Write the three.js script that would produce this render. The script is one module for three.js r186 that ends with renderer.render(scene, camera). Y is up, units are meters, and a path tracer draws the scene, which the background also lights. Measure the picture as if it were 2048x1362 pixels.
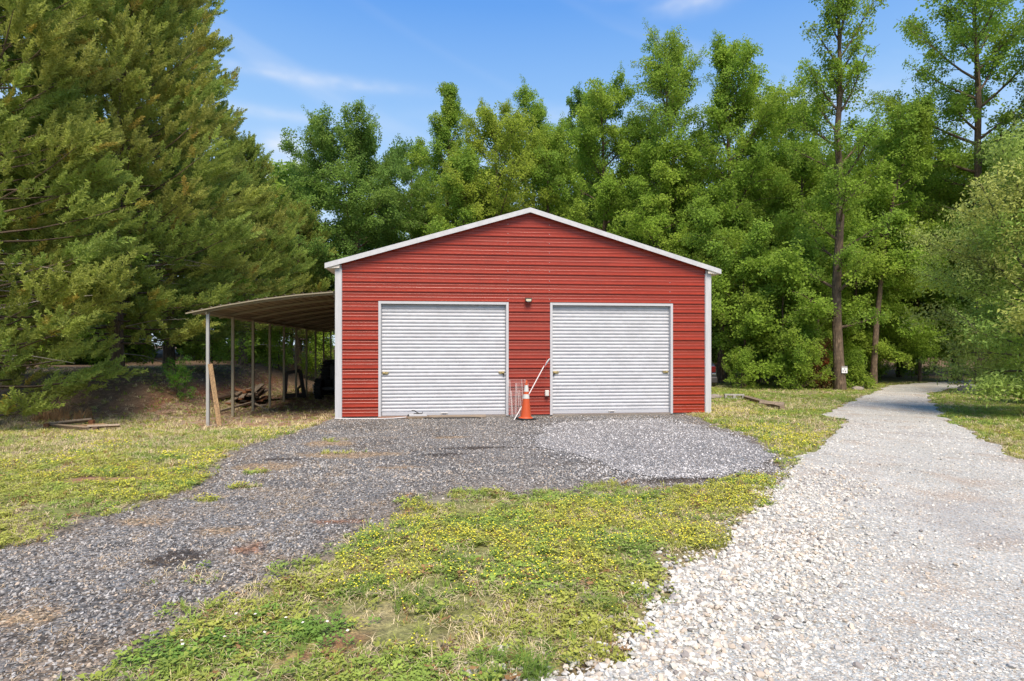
import * as THREE from 'three';
import { mergeGeometries, toCreasedNormals } from 'three/addons/utils/BufferGeometryUtils.js';
import { RoundedBoxGeometry } from 'three/addons/geometries/RoundedBoxGeometry.js';

// ───────────────────────── camera, sky, sun, exposure ─────────────────────────
const scene = new THREE.Scene();
const camera = new THREE.PerspectiveCamera(2 * Math.atan(681 / 1150) * 180 / Math.PI, 2048 / 1362, 0.1, 600);
camera.position.set(-1.93, 1.62, 13.91);
camera.rotation.y = -Math.atan(124 / 1150);
camera.setViewOffset(2048, 1362, 0, -19, 2048, 1362);      // verticals kept upright, lens shifted a little
scene.add(camera);

const renderer = new THREE.WebGLRenderer({ antialias: true });
renderer.toneMapping = THREE.LinearToneMapping;
renderer.toneMappingExposure = 1.75;
renderer.shadowMap.enabled = true;

const SUN = new THREE.Vector3(0.03, 0.82, 0.57).normalize();
const sun = new THREE.DirectionalLight(0xffeeda, 3.7);
sun.position.copy(SUN).multiplyScalar(80);
sun.castShadow = true;
sun.shadow.radius = 62;                                       // thin high cloud: soft edged shadows
Object.assign(sun.shadow.camera, { left: -45, right: 45, top: 45, bottom: -45, near: 1, far: 220 });
sun.shadow.mapSize.set(4096, 4096);
scene.add(sun); scene.add(sun.target);

// ───────────────────────── small helpers ─────────────────────────
function mulberry(a) { return () => { a |= 0; a = a + 0x6D2B79F5 | 0; let t = Math.imul(a ^ a >>> 15, 1 | a); t = t + Math.imul(t ^ t >>> 7, 61 | t) ^ t; return ((t ^ t >>> 14) >>> 0) / 4294967296; }; }
const clamp = (v, a = 0, b = 1) => Math.min(b, Math.max(a, v));
const ss = (a, b, v) => { const t = clamp((v - a) / (b - a)); return t * t * (3 - 2 * t); };
const mix = (a, b, t) => a + (b - a) * t;
const mix3 = (a, b, t) => [mix(a[0], b[0], t), mix(a[1], b[1], t), mix(a[2], b[2], t)];
function hash2(i, j) { let h = Math.imul(i, 374761393) + Math.imul(j, 668265263) | 0; h = Math.imul(h ^ h >>> 13, 1274126177); return ((h ^ h >>> 16) >>> 0) / 4294967296; }
function vn(x, z) { const i = Math.floor(x), j = Math.floor(z), u = x - i, v = z - j, a = u * u * (3 - 2 * u), b = v * v * (3 - 2 * v); return mix(mix(hash2(i, j), hash2(i + 1, j), a), mix(hash2(i, j + 1), hash2(i + 1, j + 1), a), b); }
const fbm = (x, z, o = 4) => { let s = 0, a = 0.5, n = 0; for (let k = 0; k < o; k++) { s += a * vn(x, z); n += a; a *= 0.5; x = x * 2.03 + 17.3; z = z * 2.03 + 9.1; } return s / n; };

const used = {};
function numbered(name) { const k = used[name] = (used[name] ?? -1) + 1; return k ? `${name}_${String(k).padStart(3, '0')}` : name; }
function shadowOn(o) { o.castShadow = o.receiveShadow = true; return o; }
function part(parent, name, geo, mat, label, kind) { const m = shadowOn(new THREE.Mesh(geo, mat)); m.name = name; if (label) m.userData.label = label; if (kind) m.userData.kind = kind; parent.add(m); return m; }
function thing(name, label, category, [x, y, z] = [0, 0, 0], turn = 0, group) { const o = new THREE.Group(); o.name = numbered(name); o.position.set(x, y, z); o.rotation.y = turn; o.userData = { label, category }; if (group) o.userData.group = group; scene.add(o); return o; }
function single(name, label, category, geo, mat, pos = [0, 0, 0], group) { const m = shadowOn(new THREE.Mesh(geo, mat)); m.name = numbered(name); m.position.set(...pos); m.userData = { label, category }; if (group) m.userData.group = group; scene.add(m); return m; }
function structure(name, geo, mat) { const m = shadowOn(new THREE.Mesh(geo, mat)); m.name = name; m.userData = { kind: 'structure' }; scene.add(m); return m; }
const box = (w, h, d, x = 0, y = 0, z = 0) => new THREE.BoxGeometry(w, h, d).translate(x, y, z);
const rbox = (w, h, d, x = 0, y = 0, z = 0, r = 0.01) => new RoundedBoxGeometry(w, h, d, 2, r).translate(x, y, z);
const merge = (list) => mergeGeometries(list.map((g) => { const q = g.index ? g.toNonIndexed() : g; for (const k of Object.keys(q.attributes)) if (!['position', 'normal', 'uv'].includes(k)) q.deleteAttribute(k); return q; }));
const V = (x, y, z) => new THREE.Vector3(x, y, z);

// a bar of square section between two points
function bar(a, b, w, h = w) {
  const d = b.clone().sub(a), L = d.length(), g = new THREE.BoxGeometry(w, L, h);
  g.applyQuaternion(new THREE.Quaternion().setFromUnitVectors(V(0, 1, 0), d.normalize()));
  const m = a.clone().add(b).multiplyScalar(0.5);
  return g.translate(m.x, m.y, m.z);
}
// a tapered tube through points, uv in metres
function tube(pts, radii, sides = 6, wobble = 0, seed = 1) {
  const pos = [], uv = [], idx = [], n = pts.length, rnd = mulberry(seed);
  let side = V(1, 0, 0.13).normalize(), len = 0;
  for (let i = 0; i < n; i++) {
    const t = pts[Math.min(n - 1, i + 1)].clone().sub(pts[Math.max(0, i - 1)]).normalize();
    side = side.sub(t.clone().multiplyScalar(side.dot(t))); if (side.lengthSq() < 1e-5) side = V(0, 0, 1).sub(t.clone().multiplyScalar(t.z)); side.normalize();
    const up = t.clone().cross(side); if (i) len += pts[i].distanceTo(pts[i - 1]);
    for (let k = 0; k <= sides; k++) {
      const a = (k % sides) / sides * Math.PI * 2, r = radii[i] * (1 + wobble * (hash2(k % sides + seed * 7, i) - 0.5));
      pos.push(pts[i].x + (side.x * Math.cos(a) + up.x * Math.sin(a)) * r, pts[i].y + (side.y * Math.cos(a) + up.y * Math.sin(a)) * r, pts[i].z + (side.z * Math.cos(a) + up.z * Math.sin(a)) * r);
      uv.push(k / sides * Math.PI * 2 * radii[0], len);
      if (i && k) { const q = i * (sides + 1) + k, p = q - sides - 1; idx.push(p - 1, q - 1, p, p, q - 1, q); }
    }
  }
  for (const e of [0, n - 1]) { const c = pos.length / 3; pos.push(pts[e].x, pts[e].y, pts[e].z); uv.push(0, 0); for (let k = 0; k < sides; k++) { const q = e * (sides + 1) + k; e ? idx.push(q, c, q + 1) : idx.push(q + 1, c, q); } }
  const g = new THREE.BufferGeometry(); g.setAttribute('position', new THREE.Float32BufferAttribute(pos, 3)); g.setAttribute('uv', new THREE.Float32BufferAttribute(uv, 2)); g.setIndex(idx); g.computeVertexNormals(); return g;
}
function tris(list, uvOf) {   // list of [x,y,z] triples, three per triangle
  const g = new THREE.BufferGeometry(); g.setAttribute('position', new THREE.Float32BufferAttribute(list.flat(), 3));
  g.setAttribute('uv', new THREE.Float32BufferAttribute(list.flatMap((p) => uvOf ? uvOf(p) : [p[0], p[1]]), 2)); g.computeVertexNormals(); return g;
}

// ───────────────────────── sky ─────────────────────────
{
  const W = 2048, Hh = 1024, d = new Float32Array(W * Hh * 4);
  const stops = [[0, [0.427, 0.502, 0.585]], [8, [0.375, 0.473, 0.585]], [15, [0.293, 0.417, 0.577]], [22, [0.184, 0.33, 0.553]], [31, [0.082, 0.217, 0.506]], [50, [0.056, 0.173, 0.458]], [90, [0.043, 0.15, 0.427]]];
  const puffs = [[-15.5, 18.4, 1.7, 0.9, 0.55], [-14.2, 16.3, 2.2, 1.0, 0.75], [-17.5, 15.6, 3.0, 0.9, 0.5], [-13, 24.0, 9, 0.55, 0.30], [-16, 20.8, 8, 0.5, 0.22], [18.5, 31.5, 3.6, 0.6, 0.30], [23.5, 30, 3.2, 0.8, 0.36], [30, 21, 8, 1.2, 0.4], [8, 22, 10, 0.9, 0.16], [80, 24, 12, 2, 0.4], [140, 30, 16, 2.4, 0.4], [200, 20, 14, 2, 0.45], [255, 27, 15, 2.2, 0.4], [305, 22, 12, 1.8, 0.4]];
  for (let j = 0; j < Hh; j++) {
    const el = (j + 0.5) / Hh * 180 - 90; let c = stops[0][1];
    for (let k = 1; k < stops.length; k++) if (el >= stops[k - 1][0]) c = mix3(stops[k - 1][1], stops[k][1], clamp((el - stops[k - 1][0]) / (stops[k][0] - stops[k - 1][0])));
    for (let i = 0; i < W; i++) {
      const az = ((i + 0.5) / W - 0.5) * 360 + 90;           // 0 towards -z, positive to +x
      let cl = 0;
      if (el > 0) {
        for (const [a, e, sa, se, k] of puffs) { let da = az - a; da -= Math.round(da / 360) * 360; const q = (da / sa) ** 2 + ((el - e) / se) ** 2; if (q < 9) cl += k * Math.exp(-q) * (0.35 + 1.3 * fbm(az * 0.9, el * 2.6, 4)); }
        cl += 0.20 * ss(0.56, 0.84, fbm(Math.cos(az * Math.PI / 180) * 5 + 31, el * 0.22 + Math.sin(az * Math.PI / 180) * 5, 5)) * ss(4, 14, el);
      }
      cl = clamp(cl, 0, 0.85); const o = (j * W + i) * 4;
      d[o] = mix(c[0], 0.53, cl); d[o + 1] = mix(c[1], 0.545, cl); d[o + 2] = mix(c[2], 0.575, cl); d[o + 3] = 1;
    }
  }
  const t = new THREE.DataTexture(d, W, Hh, THREE.RGBAFormat, THREE.FloatType); t.mapping = THREE.EquirectangularReflectionMapping; t.magFilter = t.minFilter = THREE.LinearFilter; t.needsUpdate = true;
  scene.background = t; scene.environment = t;
}

// ───────────────────────── textures ─────────────────────────
function dataTex(size, fill, srgb = true) {
  const d = new Uint8Array(size * size * 4);
  for (let j = 0; j < size; j++) for (let i = 0; i < size; i++) { const c = fill(i, j), o = (j * size + i) * 4; for (let k = 0; k < 3; k++) d[o + k] = clamp(c[k]) * 255; d[o + 3] = 255; }
  const t = new THREE.DataTexture(d, size, size); t.wrapS = t.wrapT = THREE.RepeatWrapping; t.magFilter = THREE.LinearFilter; t.minFilter = THREE.LinearMipmapLinearFilter; t.generateMipmaps = true; if (srgb) t.colorSpace = THREE.SRGBColorSpace; t.needsUpdate = true; return t;
}
function tileNoise(size, cells, seed) { const g = new Float32Array(cells * cells), r = mulberry(seed); for (let i = 0; i < g.length; i++) g[i] = r(); return (x, y) => { const u = x / size * cells, v = y / size * cells, i = Math.floor(u), j = Math.floor(v), a = u - i, b = v - j, s = a * a * (3 - 2 * a), t = b * b * (3 - 2 * b), I = (k) => ((k % cells) + cells) % cells; return mix(mix(g[I(j) * cells + I(i)], g[I(j) * cells + I(i + 1)], s), mix(g[I(j + 1) * cells + I(i)], g[I(j + 1) * cells + I(i + 1)], s), t); }; }
// crushed stone: cells with a tone each, and the relief between them
function gravelMaps(size, cells, seed, spread) {
  const r = mulberry(seed), px = [], py = [], tone = [], warm = [];
  for (let i = 0; i < cells * cells; i++) { px.push(r()); py.push(r()); tone.push(1 - spread + spread * 1.25 * Math.pow(r(), 0.8)); warm.push((r() - 0.5) * 0.10); }
  const n1 = tileNoise(size, 128, seed + 1), col = new Float32Array(size * size * 3), hgt = new Float32Array(size * size);
  for (let j = 0; j < size; j++) for (let i = 0; i < size; i++) {
    const u = i / size * cells, v = j / size * cells, ci = Math.floor(u), cj = Math.floor(v); let d1 = 9, d2 = 9, id = 0;
    for (let b = -1; b <= 1; b++) for (let a = -1; a <= 1; a++) { const I = (ci + a + cells) % cells, J = (cj + b + cells) % cells, q = J * cells + I, dx = ci + a + px[q] - u, dy = cj + b + py[q] - v, dd = Math.hypot(dx, dy); if (dd < d1) { d2 = d1; d1 = dd; id = q; } else if (dd < d2) d2 = dd; }
    const e = clamp((d2 - d1) * 2.2), n = n1(i, j), o = j * size + i, tn = tone[id] * (0.86 + 0.28 * n) * 0.8;
    col[o * 3] = tn * (1 + warm[id]); col[o * 3 + 1] = tn; col[o * 3 + 2] = tn * (1 - warm[id]);
    hgt[o] = Math.sqrt(e) * (0.6 + 0.4 * hash2(id, 3)) + 0.12 * n;
  }
  return [dataTex(size, (i, j) => [col[(j * size + i) * 3], col[(j * size + i) * 3 + 1], col[(j * size + i) * 3 + 2]]), dataTex(size, (i, j) => { const h = hgt[j * size + i]; return [h, h, h]; }, false)];
}
const [gravelMap, gravelBump] = gravelMaps(1024, 72, 11, 0.55);
const [fineMap] = gravelMaps(1024, 90, 19, 0.20);
const soilN = [tileNoise(1024, 24, 3), tileNoise(1024, 96, 4), tileNoise(1024, 320, 5)];
const soilAt = (i, j) => 0.30 * soilN[0](i, j) + 0.34 * soilN[1](i, j) + 0.36 * soilN[2](i, j);
const soilMap = dataTex(1024, (i, j) => { const v = 0.52 + 0.66 * (soilAt(i, j) - 0.15); return [v, v * 0.985, v * 0.96]; });
const soilBump = dataTex(512, (i, j) => { const v = soilAt(i * 2, j * 2); return [v, v, v]; }, false);
const barkN = [tileNoise(512, 40, 7), tileNoise(512, 10, 8), tileNoise(512, 160, 9)];
const barkAt = (i, j) => { const a = barkN[0](i + 8 * barkN[1](i, j), j * 0.25), b = barkN[2](i, j * 0.5); return clamp(0.7 * Math.abs(a * 2 - 1) + 0.3 * b); };
const barkMap = dataTex(512, (i, j) => { const v = 0.55 + 0.5 * barkAt(i, j) + 0.2 * (barkN[1](i, j) - 0.5); return [v, v * 0.97, v * 0.92]; });
const barkBump = dataTex(512, (i, j) => { const v = barkAt(i, j); return [v, v, v]; }, false);
const grainN = [tileNoise(512, 64, 21), tileNoise(512, 12, 22), tileNoise(512, 200, 23)];
const woodMap = dataTex(512, (i, j) => { const v = 0.62 + 0.28 * grainN[0](i * 0.12, j) + 0.2 * (grainN[1](i, j) - 0.5) + 0.16 * (grainN[2](i * 0.2, j) - 0.5); return [v, v * 0.95, v * 0.88]; });
const dirtN = [tileNoise(512, 9, 31), tileNoise(512, 40, 32), tileNoise(512, 180, 33)];
const paintMap = dataTex(512, (i, j) => { const v = 0.90 + 0.05 * (dirtN[0](i, j) - 0.5) + 0.06 * (dirtN[1](i, j) - 0.5) + 0.03 * (dirtN[2](i, j) - 0.5); return [v, v, v * 0.995]; });
const smudge = dataTex(512, (i, j) => { const v = 0.62 + 0.5 * (dirtN[0](i, j) - 0.5) + 0.35 * (dirtN[1](i, j) - 0.5); return [v, v, v]; }, false);
const rep = (t, x, y = x) => { const c = t.clone(); c.repeat.set(x, y); c.needsUpdate = true; return c; };

// ───────────────────────── materials ─────────────────────────
const std = (r, g, b, o = {}) => { const m = new THREE.MeshStandardMaterial({ roughness: 0.8, metalness: 0, side: THREE.DoubleSide, ...o }); m.color.setRGB(r, g, b); return m; };
const M = {
  white: std(0.63, 0.645, 0.675, { roughness: 0.42, map: rep(paintMap, 0.6, 0.6) }),
  doorWhite: std(0.575, 0.60, 0.645, { roughness: 0.5, map: rep(paintMap, 0.25, 0.5) }),
  soffit: std(0.72, 0.66, 0.58, { roughness: 0.6 }),
  core: std(0.25, 0.2, 0.18), concrete: std(0.46, 0.43, 0.39, { roughness: 0.95, map: rep(soilMap, 0.7) }),
  roofMetal: std(0.62, 0.62, 0.62, { roughness: 0.4 }),
  brass: std(0.42, 0.34, 0.16, { roughness: 0.38, metalness: 0.6 }), black: std(0.02, 0.02, 0.02, { roughness: 0.6 }), darkMetal: std(0.05, 0.048, 0.045, { roughness: 0.55, metalness: 0.3 }),
  rubber: std(0.022, 0.022, 0.022, { roughness: 0.9 }),
  galv: std(0.52, 0.53, 0.52, { roughness: 0.5, metalness: 0.25, map: rep(paintMap, 0.5) }),
  tanMetal: std(0.33, 0.29, 0.20, { roughness: 0.55, metalness: 0.1, map: rep(paintMap, 0.5) }),
  orange: std(0.62, 0.095, 0.02, { roughness: 0.5, map: rep(paintMap, 2) }), reflective: std(0.56, 0.57, 0.54, { roughness: 0.35 }),
  wire: std(0.66, 0.62, 0.60, { roughness: 0.5 }), pvc: std(0.62, 0.61, 0.60, { roughness: 0.4 }),
  redPaint: std(0.5, 0.03, 0.02, { roughness: 0.4 }), plastic: std(0.62, 0.60, 0.55, { roughness: 0.5 }),
  greyWood: std(0.42, 0.36, 0.29, { map: woodMap }), tanWood: std(0.50, 0.36, 0.21, { map: woodMap }), darkWood: std(0.20, 0.14, 0.10, { map: woodMap }), paleWood: std(0.58, 0.52, 0.45, { map: woodMap }), rustWood: std(0.42, 0.19, 0.09, { map: woodMap }),
  bark: std(0.26, 0.20, 0.15, { roughness: 0.95, map: rep(barkMap, 1.2, 0.6), bumpMap: rep(barkBump, 1.2, 0.6), bumpScale: 0.015 }),
  barkGrey: std(0.24, 0.21, 0.18, { roughness: 0.95, map: rep(barkMap, 1.2, 0.6), bumpMap: rep(barkBump, 1.2, 0.6), bumpScale: 0.012 }),
  twigDead: std(0.36, 0.32, 0.27, { roughness: 0.95 }),
  glassDark: std(0.015, 0.018, 0.02, { roughness: 0.08 }), carPaint: new THREE.MeshPhysicalMaterial({ color: 0x0b0c10, roughness: 0.35, clearcoat: 1, clearcoatRoughness: 0.08 }),
  tail: std(0.10, 0.006, 0.006, { roughness: 0.2 }), chrome: std(0.6, 0.6, 0.6, { roughness: 0.2, metalness: 1 }),
  rock: std(0.45, 0.41, 0.37, { roughness: 0.95, map: rep(soilMap, 1.5) }),
  lens: std(0.62, 0.60, 0.42, { roughness: 0.25 }), bronze: std(0.055, 0.045, 0.035, { roughness: 0.5 }),
};
const reds = [[0.345, 0.036, 0.016, 0.36], [0.305, 0.032, 0.015, 0.46], [0.355, 0.039, 0.017, 0.30], [0.32, 0.034, 0.016, 0.50]].map(([r, g, b, k]) => std(r, g, b, { roughness: k, map: rep(paintMap, 0.35, 0.8) }));
const leafMat = (o = {}) => new THREE.MeshPhysicalMaterial({ color: 0xffffff, roughness: 0.95, transmission: 0.36, thickness: 0, ior: 1.4, specularIntensity: 0.25, side: THREE.DoubleSide, ...o });
M.leaf = leafMat({ transmission: 0.5 }); M.leaf.name = 'broad leaf';
M.needle = leafMat({ transmission: 0.5 });
M.glossLeaf = leafMat({ transmission: 0.38, specularIntensity: 0.6 });
M.grass = leafMat({ transmission: 0.30 });
M.petal = std(1, 1, 1, { roughness: 0.7 });
M.stone = std(1, 1, 1, { roughness: 0.95 });

// ───────────────────────── ground ─────────────────────────
const YARD = [[-8.2, 14.5], [-6.3, 10.8], [-5.47, 8.96], [-5.26, 8.51], [-5.2, 8.05], [-4.99, 7.33], [-4.9, 6.38], [-5.23, 4.41], [-5.11, 2.67], [-4.9, 1.3], [-4.75, 0.3], [-4.6, -0.05], [3.9, -0.05], [3.75, 1.13], [3.42, 3.95], [3.13, 5.44], [2.83, 6.1], [2.16, 6.92], [1.35, 7.19], [0.44, 7.28], [-0.14, 7.16], [-1.08, 7.43], [-1.93, 7.34], [-2.5, 7.8], [-2.69, 8.32], [-2.79, 8.82], [-2.96, 9.17], [-3.16, 9.57], [-3.3, 9.98], [-3.33, 10.29], [-3.57, 10.56], [-3.88, 10.87], [-4.3, 12], [-5, 14.5]];
const PATCH = [[-0.26, 3.2], [0.22, 1.65], [1.25, 1.06], [2.61, 1.2], [3.3, 2.15], [3.2, 4.45], [2.84, 5.83], [2.21, 6.65], [1.33, 7.0], [0.73, 6.9], [0.28, 6.34], [-0.17, 5.18], [-0.43, 4.36]];
const DRIVE = [[-2.6, 17], [-2.1, 12.4], [-1.54, 11.12], [-1.21, 10.99], [-0.9, 10.69], [-0.5, 10.28], [0.07, 9.64], [0.91, 8.71], [2.22, 7.15], [3.87, 5.17], [5.83, 3.18], [7.05, 1.68], [7.42, 0.5], [9.85, -2.17], [13.8, -6.18], [16.16, -8.47], [19.2, -11.2], [26, -14.6], [42, -18], [42, -13.5], [27, -11.2], [20.44, -8.9], [15.86, -5.76], [12.77, -2.25], [8.81, 2.58], [7.23, 5.04], [6.11, 6.63], [5.2, 9], [4.9, 12], [5.4, 17]];
function polySd(P, x, z) { let d = 1e9, inside = false; for (let i = 0, j = P.length - 1; i < P.length; j = i++) { const [ax, az] = P[j], [bx, bz] = P[i], ex = bx - ax, ez = bz - az, t = clamp(((x - ax) * ex + (z - az) * ez) / (ex * ex + ez * ez)); d = Math.min(d, (x - ax - t * ex) ** 2 + (z - az - t * ez) ** 2); if (az > z !== bz > z && x < (bx - ax) * (z - az) / (bz - az) + ax) inside = !inside; } return Math.sqrt(d) * (inside ? -1 : 1); }
const rag = (x, z, a) => a * (fbm(x * 1.1 + 5, z * 1.1, 3) - 0.5) * 2 + a * 0.45 * (fbm(x * 6, z * 6 + 3, 2) - 0.5) * 2;
const yardSd = (x, z) => { let d = polySd(YARD, x, z) + rag(x, z, 0.28); if (z < 1.2 && x > -4.5 && x < 3.9) d = Math.min(d, -0.05 - 0.2 * z); return z < -0.02 ? Math.max(d, 0.3) : d; };
const patchSd = (x, z) => polySd(PATCH, x, z) + rag(x + 40, z, 0.34) + 0.10 * (fbm(x * 14, z * 14, 2) - 0.5);
const driveSd = (x, z) => polySd(DRIVE, x, z) + rag(x + 80, z, 0.22);
const inBarn = (x, z, m = 0) => x > -4.62 - m && x < 4.62 + m && z < 0.02 + m && z > -13.72 - m;
const inPort = (x, z) => x < -4.6 && x > -8.3 && z < 0.3 && z > -14.2;
function hgt(x, z) {
  let h = 0.9 * ss(0, 2.8, Math.min(-8.3 - x, -1.0 - z));
  h -= 0.13 * ss(-4.5, -5.6, x) * ss(2.6, 0.2, z) * ss(-12.5, -8.8, x);
  h += 1.2 * ss(-16, -50, z) + 0.5 * ss(26, 60, x);
  const flat = inBarn(x, z, 0.5) ? 0 : ss(0.5, 1.6, Math.max(Math.abs(x) - 4.6, z, -13.7 - z));
  h += flat * (0.10 * (fbm(x * 0.35, z * 0.35, 2) - 0.5) + 0.05 * (fbm(x * 1.7 + 3, z * 1.7, 3) - 0.5));
  return h;
}
const camX = -1.93, camZ = 13.91, fX = 0.1072, fZ = -0.9942;
const depthOf = (x, z) => (x - camX) * fX + (z - camZ) * fZ;
const sideOf = (x, z) => (x - camX) * -fZ + (z - camZ) * fX;
const SPOTS = [   // x, z, rx, rz, kind: patches of matter lying on the yard
  [-3.46, 4.82, 0.75, 0.32, 'straw'], [-4.4, 5.75, 0.5, 0.3, 'straw'], [-4.0, 3.6, 0.5, 0.3, 'straw'], [-3.51, 9.14, 0.13, 0.10, 'clay'], [-2.95, 8.45, 0.22, 0.1, 'clay'], [-6.31, 6.37, 0.35, 0.22, 'clay'], [-5.8, 6.3, 0.2, 0.12, 'clay'], [-4.75, 8.25, 0.35, 0.12, 'straw'], [-2.6, 5.9, 0.35, 0.10, 'straw'], [-1.9, 3.2, 0.4, 0.12, 'straw'], [-3.9, 8.6, 0.3, 0.10, 'straw'], [-4.4, 10.2, 0.2, 0.12, 'straw'], [-3.75, 9.7, 0.22, 0.25, 'weed'], [-3.6, 10.15, 0.16, 0.14, 'weed'], [-4.55, 7.5, 0.25, 0.1, 'weed'], [-4.3, 6.9, 0.2, 0.1, 'weed'], [-3.6, 4.6, 0.4, 0.16, 'weed'], [-4.25, 5.3, 0.25, 0.15, 'weed'], [-3.95, 3.3, 0.3, 0.2, 'weed'], [-4.5, 6.1, 0.22, 0.14, 'weed'],
  [-1.4, 4.5, 0.7, 0.12, 'dark'], [-2.0, 5.0, 0.4, 0.1, 'dark'], [-4.35, 5.2, 0.4, 0.12, 'dark'], [-4.0, 9.3, 0.25, 0.2, 'dark'], [0.9, 7.05, 0.6, 0.15, 'dark'], [-2.55, 10.55, 0.16, 0.09, 'clay'], [-2.75, 10.75, 0.12, 0.07, 'clay']];
const spot = (x, z, kind) => { let m = 0; for (const [a, b, rx, rz, k] of SPOTS) if (k === kind) { const q = ((x - a) / rx) ** 2 + ((z - b) / rz) ** 2 + 1.1 * (fbm(x * 4, z * 4, 3) - 0.5); m = Math.max(m, ss(1.15, 0.5, q)); } return m; };
const C = { soil: [0.33, 0.245, 0.165], straw: [0.47, 0.37, 0.235], turf: [0.25, 0.28, 0.085], turfY: [0.33, 0.33, 0.12], clay: [0.37, 0.20, 0.11], litter: [0.17, 0.115, 0.07], litterRed: [0.46, 0.19, 0.095], gravelDust: [0.30, 0.275, 0.25] };
const wooded = (x, z) => Math.max(ss(-11, -14, z) * ss(3.5, 5.5, Math.abs(x - 0)) * (x > 0 ? ss(1.5, 3.5, driveSd(x, z)) : 1), ss(-9.2, -10.4, x) * ss(-0.6, -2, z), ss(-16, -18, z));
function groundColor(x, z) {
  const n = fbm(x * 0.9, z * 0.9, 4), n2 = fbm(x * 3.1 + 20, z * 3.1, 3), n3 = fbm(x * 9, z * 9, 2);
  let c = mix3(C.turf, C.turfY, ss(0.35, 0.65, n2));
  c = mix3(c, C.straw, 0.85 * ss(0.46, 0.64, n) * ss(0.3, 0.6, n3 + 0.15));
  c = mix3(c, C.soil, ss(0.60, 0.74, n2));
  const left = ss(-5.6, -7.4, x) * ss(6, 2, z); c = mix3(c, mix3(C.straw, C.soil, n3), left * ss(0.38, 0.6, n + 0.25 * n3));
  c = mix3(c, C.gravelDust, 0.8 * ss(0.5, 0.1, yardSd(x, z) + 0.5 * (n2 - 0.5)));
  c = mix3(c, C.clay, spot(x, z, 'clay'));
  const bank = ss(0.1, 1.2, Math.min(-8.2 - x, -0.9 - z) + (n2 - 0.5) * 1.2); c = mix3(c, mix3(C.litterRed, C.clay, ss(0.4, 0.7, n2)), bank * 0.95);
  if (x < -4.3 && x > -9.4 && z < 1.8 && z > -15) { const k = ss(-4.3, -4.7, x) * ss(1.1, 0.2, z + (n2 - 0.5) * 1.2); c = mix3(c, mix3([0.38, 0.235, 0.155], [0.44, 0.35, 0.28], ss(0.42, 0.62, n2) * ss(-6, 0, z)), k); }
  c = mix3(c, mix3(C.litter, C.soil, 0.45 * n2), 0.95 * wooded(x, z));
  const t = 0.8 + 0.4 * n3; return [c[0] * t * 1.25, c[1] * t * 1.25, c[2] * t * 1.25];
}
function axis(lo, a, b, hi, step, grow = 1.22) { const out = []; for (let v = a; v <= b + 1e-6; v += step) out.push(v); let s = step, v = out[out.length - 1]; while (v < hi) { s *= grow; v += s; out.push(v); } s = step; v = a; while (v > lo) { s *= grow; v -= s; out.unshift(v); } return out; }
{
  const xs = axis(-220, -13, 13, 220, 0.13), zs = axis(-260, -8, 13.2, 120, 0.13), nx = xs.length, nz = zs.length, pos = [], col = [], uv = [], idx = [];
  for (let j = 0; j < nz; j++) for (let i = 0; i < nx; i++) { const x = xs[i], z = zs[j]; pos.push(x, hgt(x, z) + 0, z); const c = groundColor(x, z); col.push(...c); uv.push(x / 1.7, z / 1.7); if (i && j) { const q = j * nx + i; idx.push(q - nx - 1, q - 1, q - nx, q - nx, q - 1, q); } }
  const g = new THREE.BufferGeometry(); g.setAttribute('position', new THREE.Float32BufferAttribute(pos, 3)); g.setAttribute('color', new THREE.Float32BufferAttribute(col, 3)); g.setAttribute('uv', new THREE.Float32BufferAttribute(uv, 2)); g.setIndex(idx); g.computeVertexNormals();
  structure('ground', g, std(1, 1, 1, { roughness: 1, vertexColors: true, map: soilMap, bumpMap: soilBump, bumpScale: 0.02 }));
}
// a sheet lying on the ground, cut along its own ragged outline
function sheet(name, sdf, [x0, x1, z0, z1], step, lift, colour, mat, uvScale) {
  const pos = [], col = [], uv = [], cache = new Map();
  const at = (i, j) => { const k = i * 100000 + j; let v = cache.get(k); if (!v) { const x = x0 + i * step, z = z0 + j * step; v = [x, z, sdf(x, z)]; cache.set(k, v); } return v; };
  const put = (p) => { pos.push(p[0], hgt(p[0], p[1]) + lift, p[1]); col.push(...colour(p[0], p[1])); uv.push(p[0] * uvScale, p[1] * uvScale); };
  for (let i = 0; i < (x1 - x0) / step; i++) for (let j = 0; j < (z1 - z0) / step; j++) {
    const q = [at(i, j), at(i, j + 1), at(i + 1, j + 1), at(i + 1, j)];
    if (q.every((p) => p[2] > 0)) continue;
    for (const t of [[q[0], q[1], q[2]], [q[0], q[2], q[3]]]) {
      let poly = []; for (let k = 0; k < 3; k++) { const a = t[k], b = t[(k + 1) % 3]; if (a[2] <= 0) poly.push(a); if (a[2] <= 0 !== b[2] <= 0) { const s = a[2] / (a[2] - b[2]); poly.push([mix(a[0], b[0], s), mix(a[1], b[1], s), 0]); } }
      for (let k = 2; k < poly.length; k++) { put(poly[0]); put(poly[k - 1]); put(poly[k]); }
    }
  }
  const g = new THREE.BufferGeometry(); g.setAttribute('position', new THREE.Float32BufferAttribute(pos, 3)); g.setAttribute('color', new THREE.Float32BufferAttribute(col, 3)); g.setAttribute('uv', new THREE.Float32BufferAttribute(uv, 2));
  const nrm = []; for (let k = 0; k < pos.length; k += 3) { const x = pos[k], z = pos[k + 2], e = 0.06; const n = V(hgt(x - e, z) - hgt(x + e, z), 2 * e, hgt(x, z - e) - hgt(x, z + e)).normalize(); nrm.push(n.x, n.y, n.z); }
  g.setAttribute('normal', new THREE.Float32BufferAttribute(nrm, 3));
  return structure(name, g, mat);
}
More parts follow.
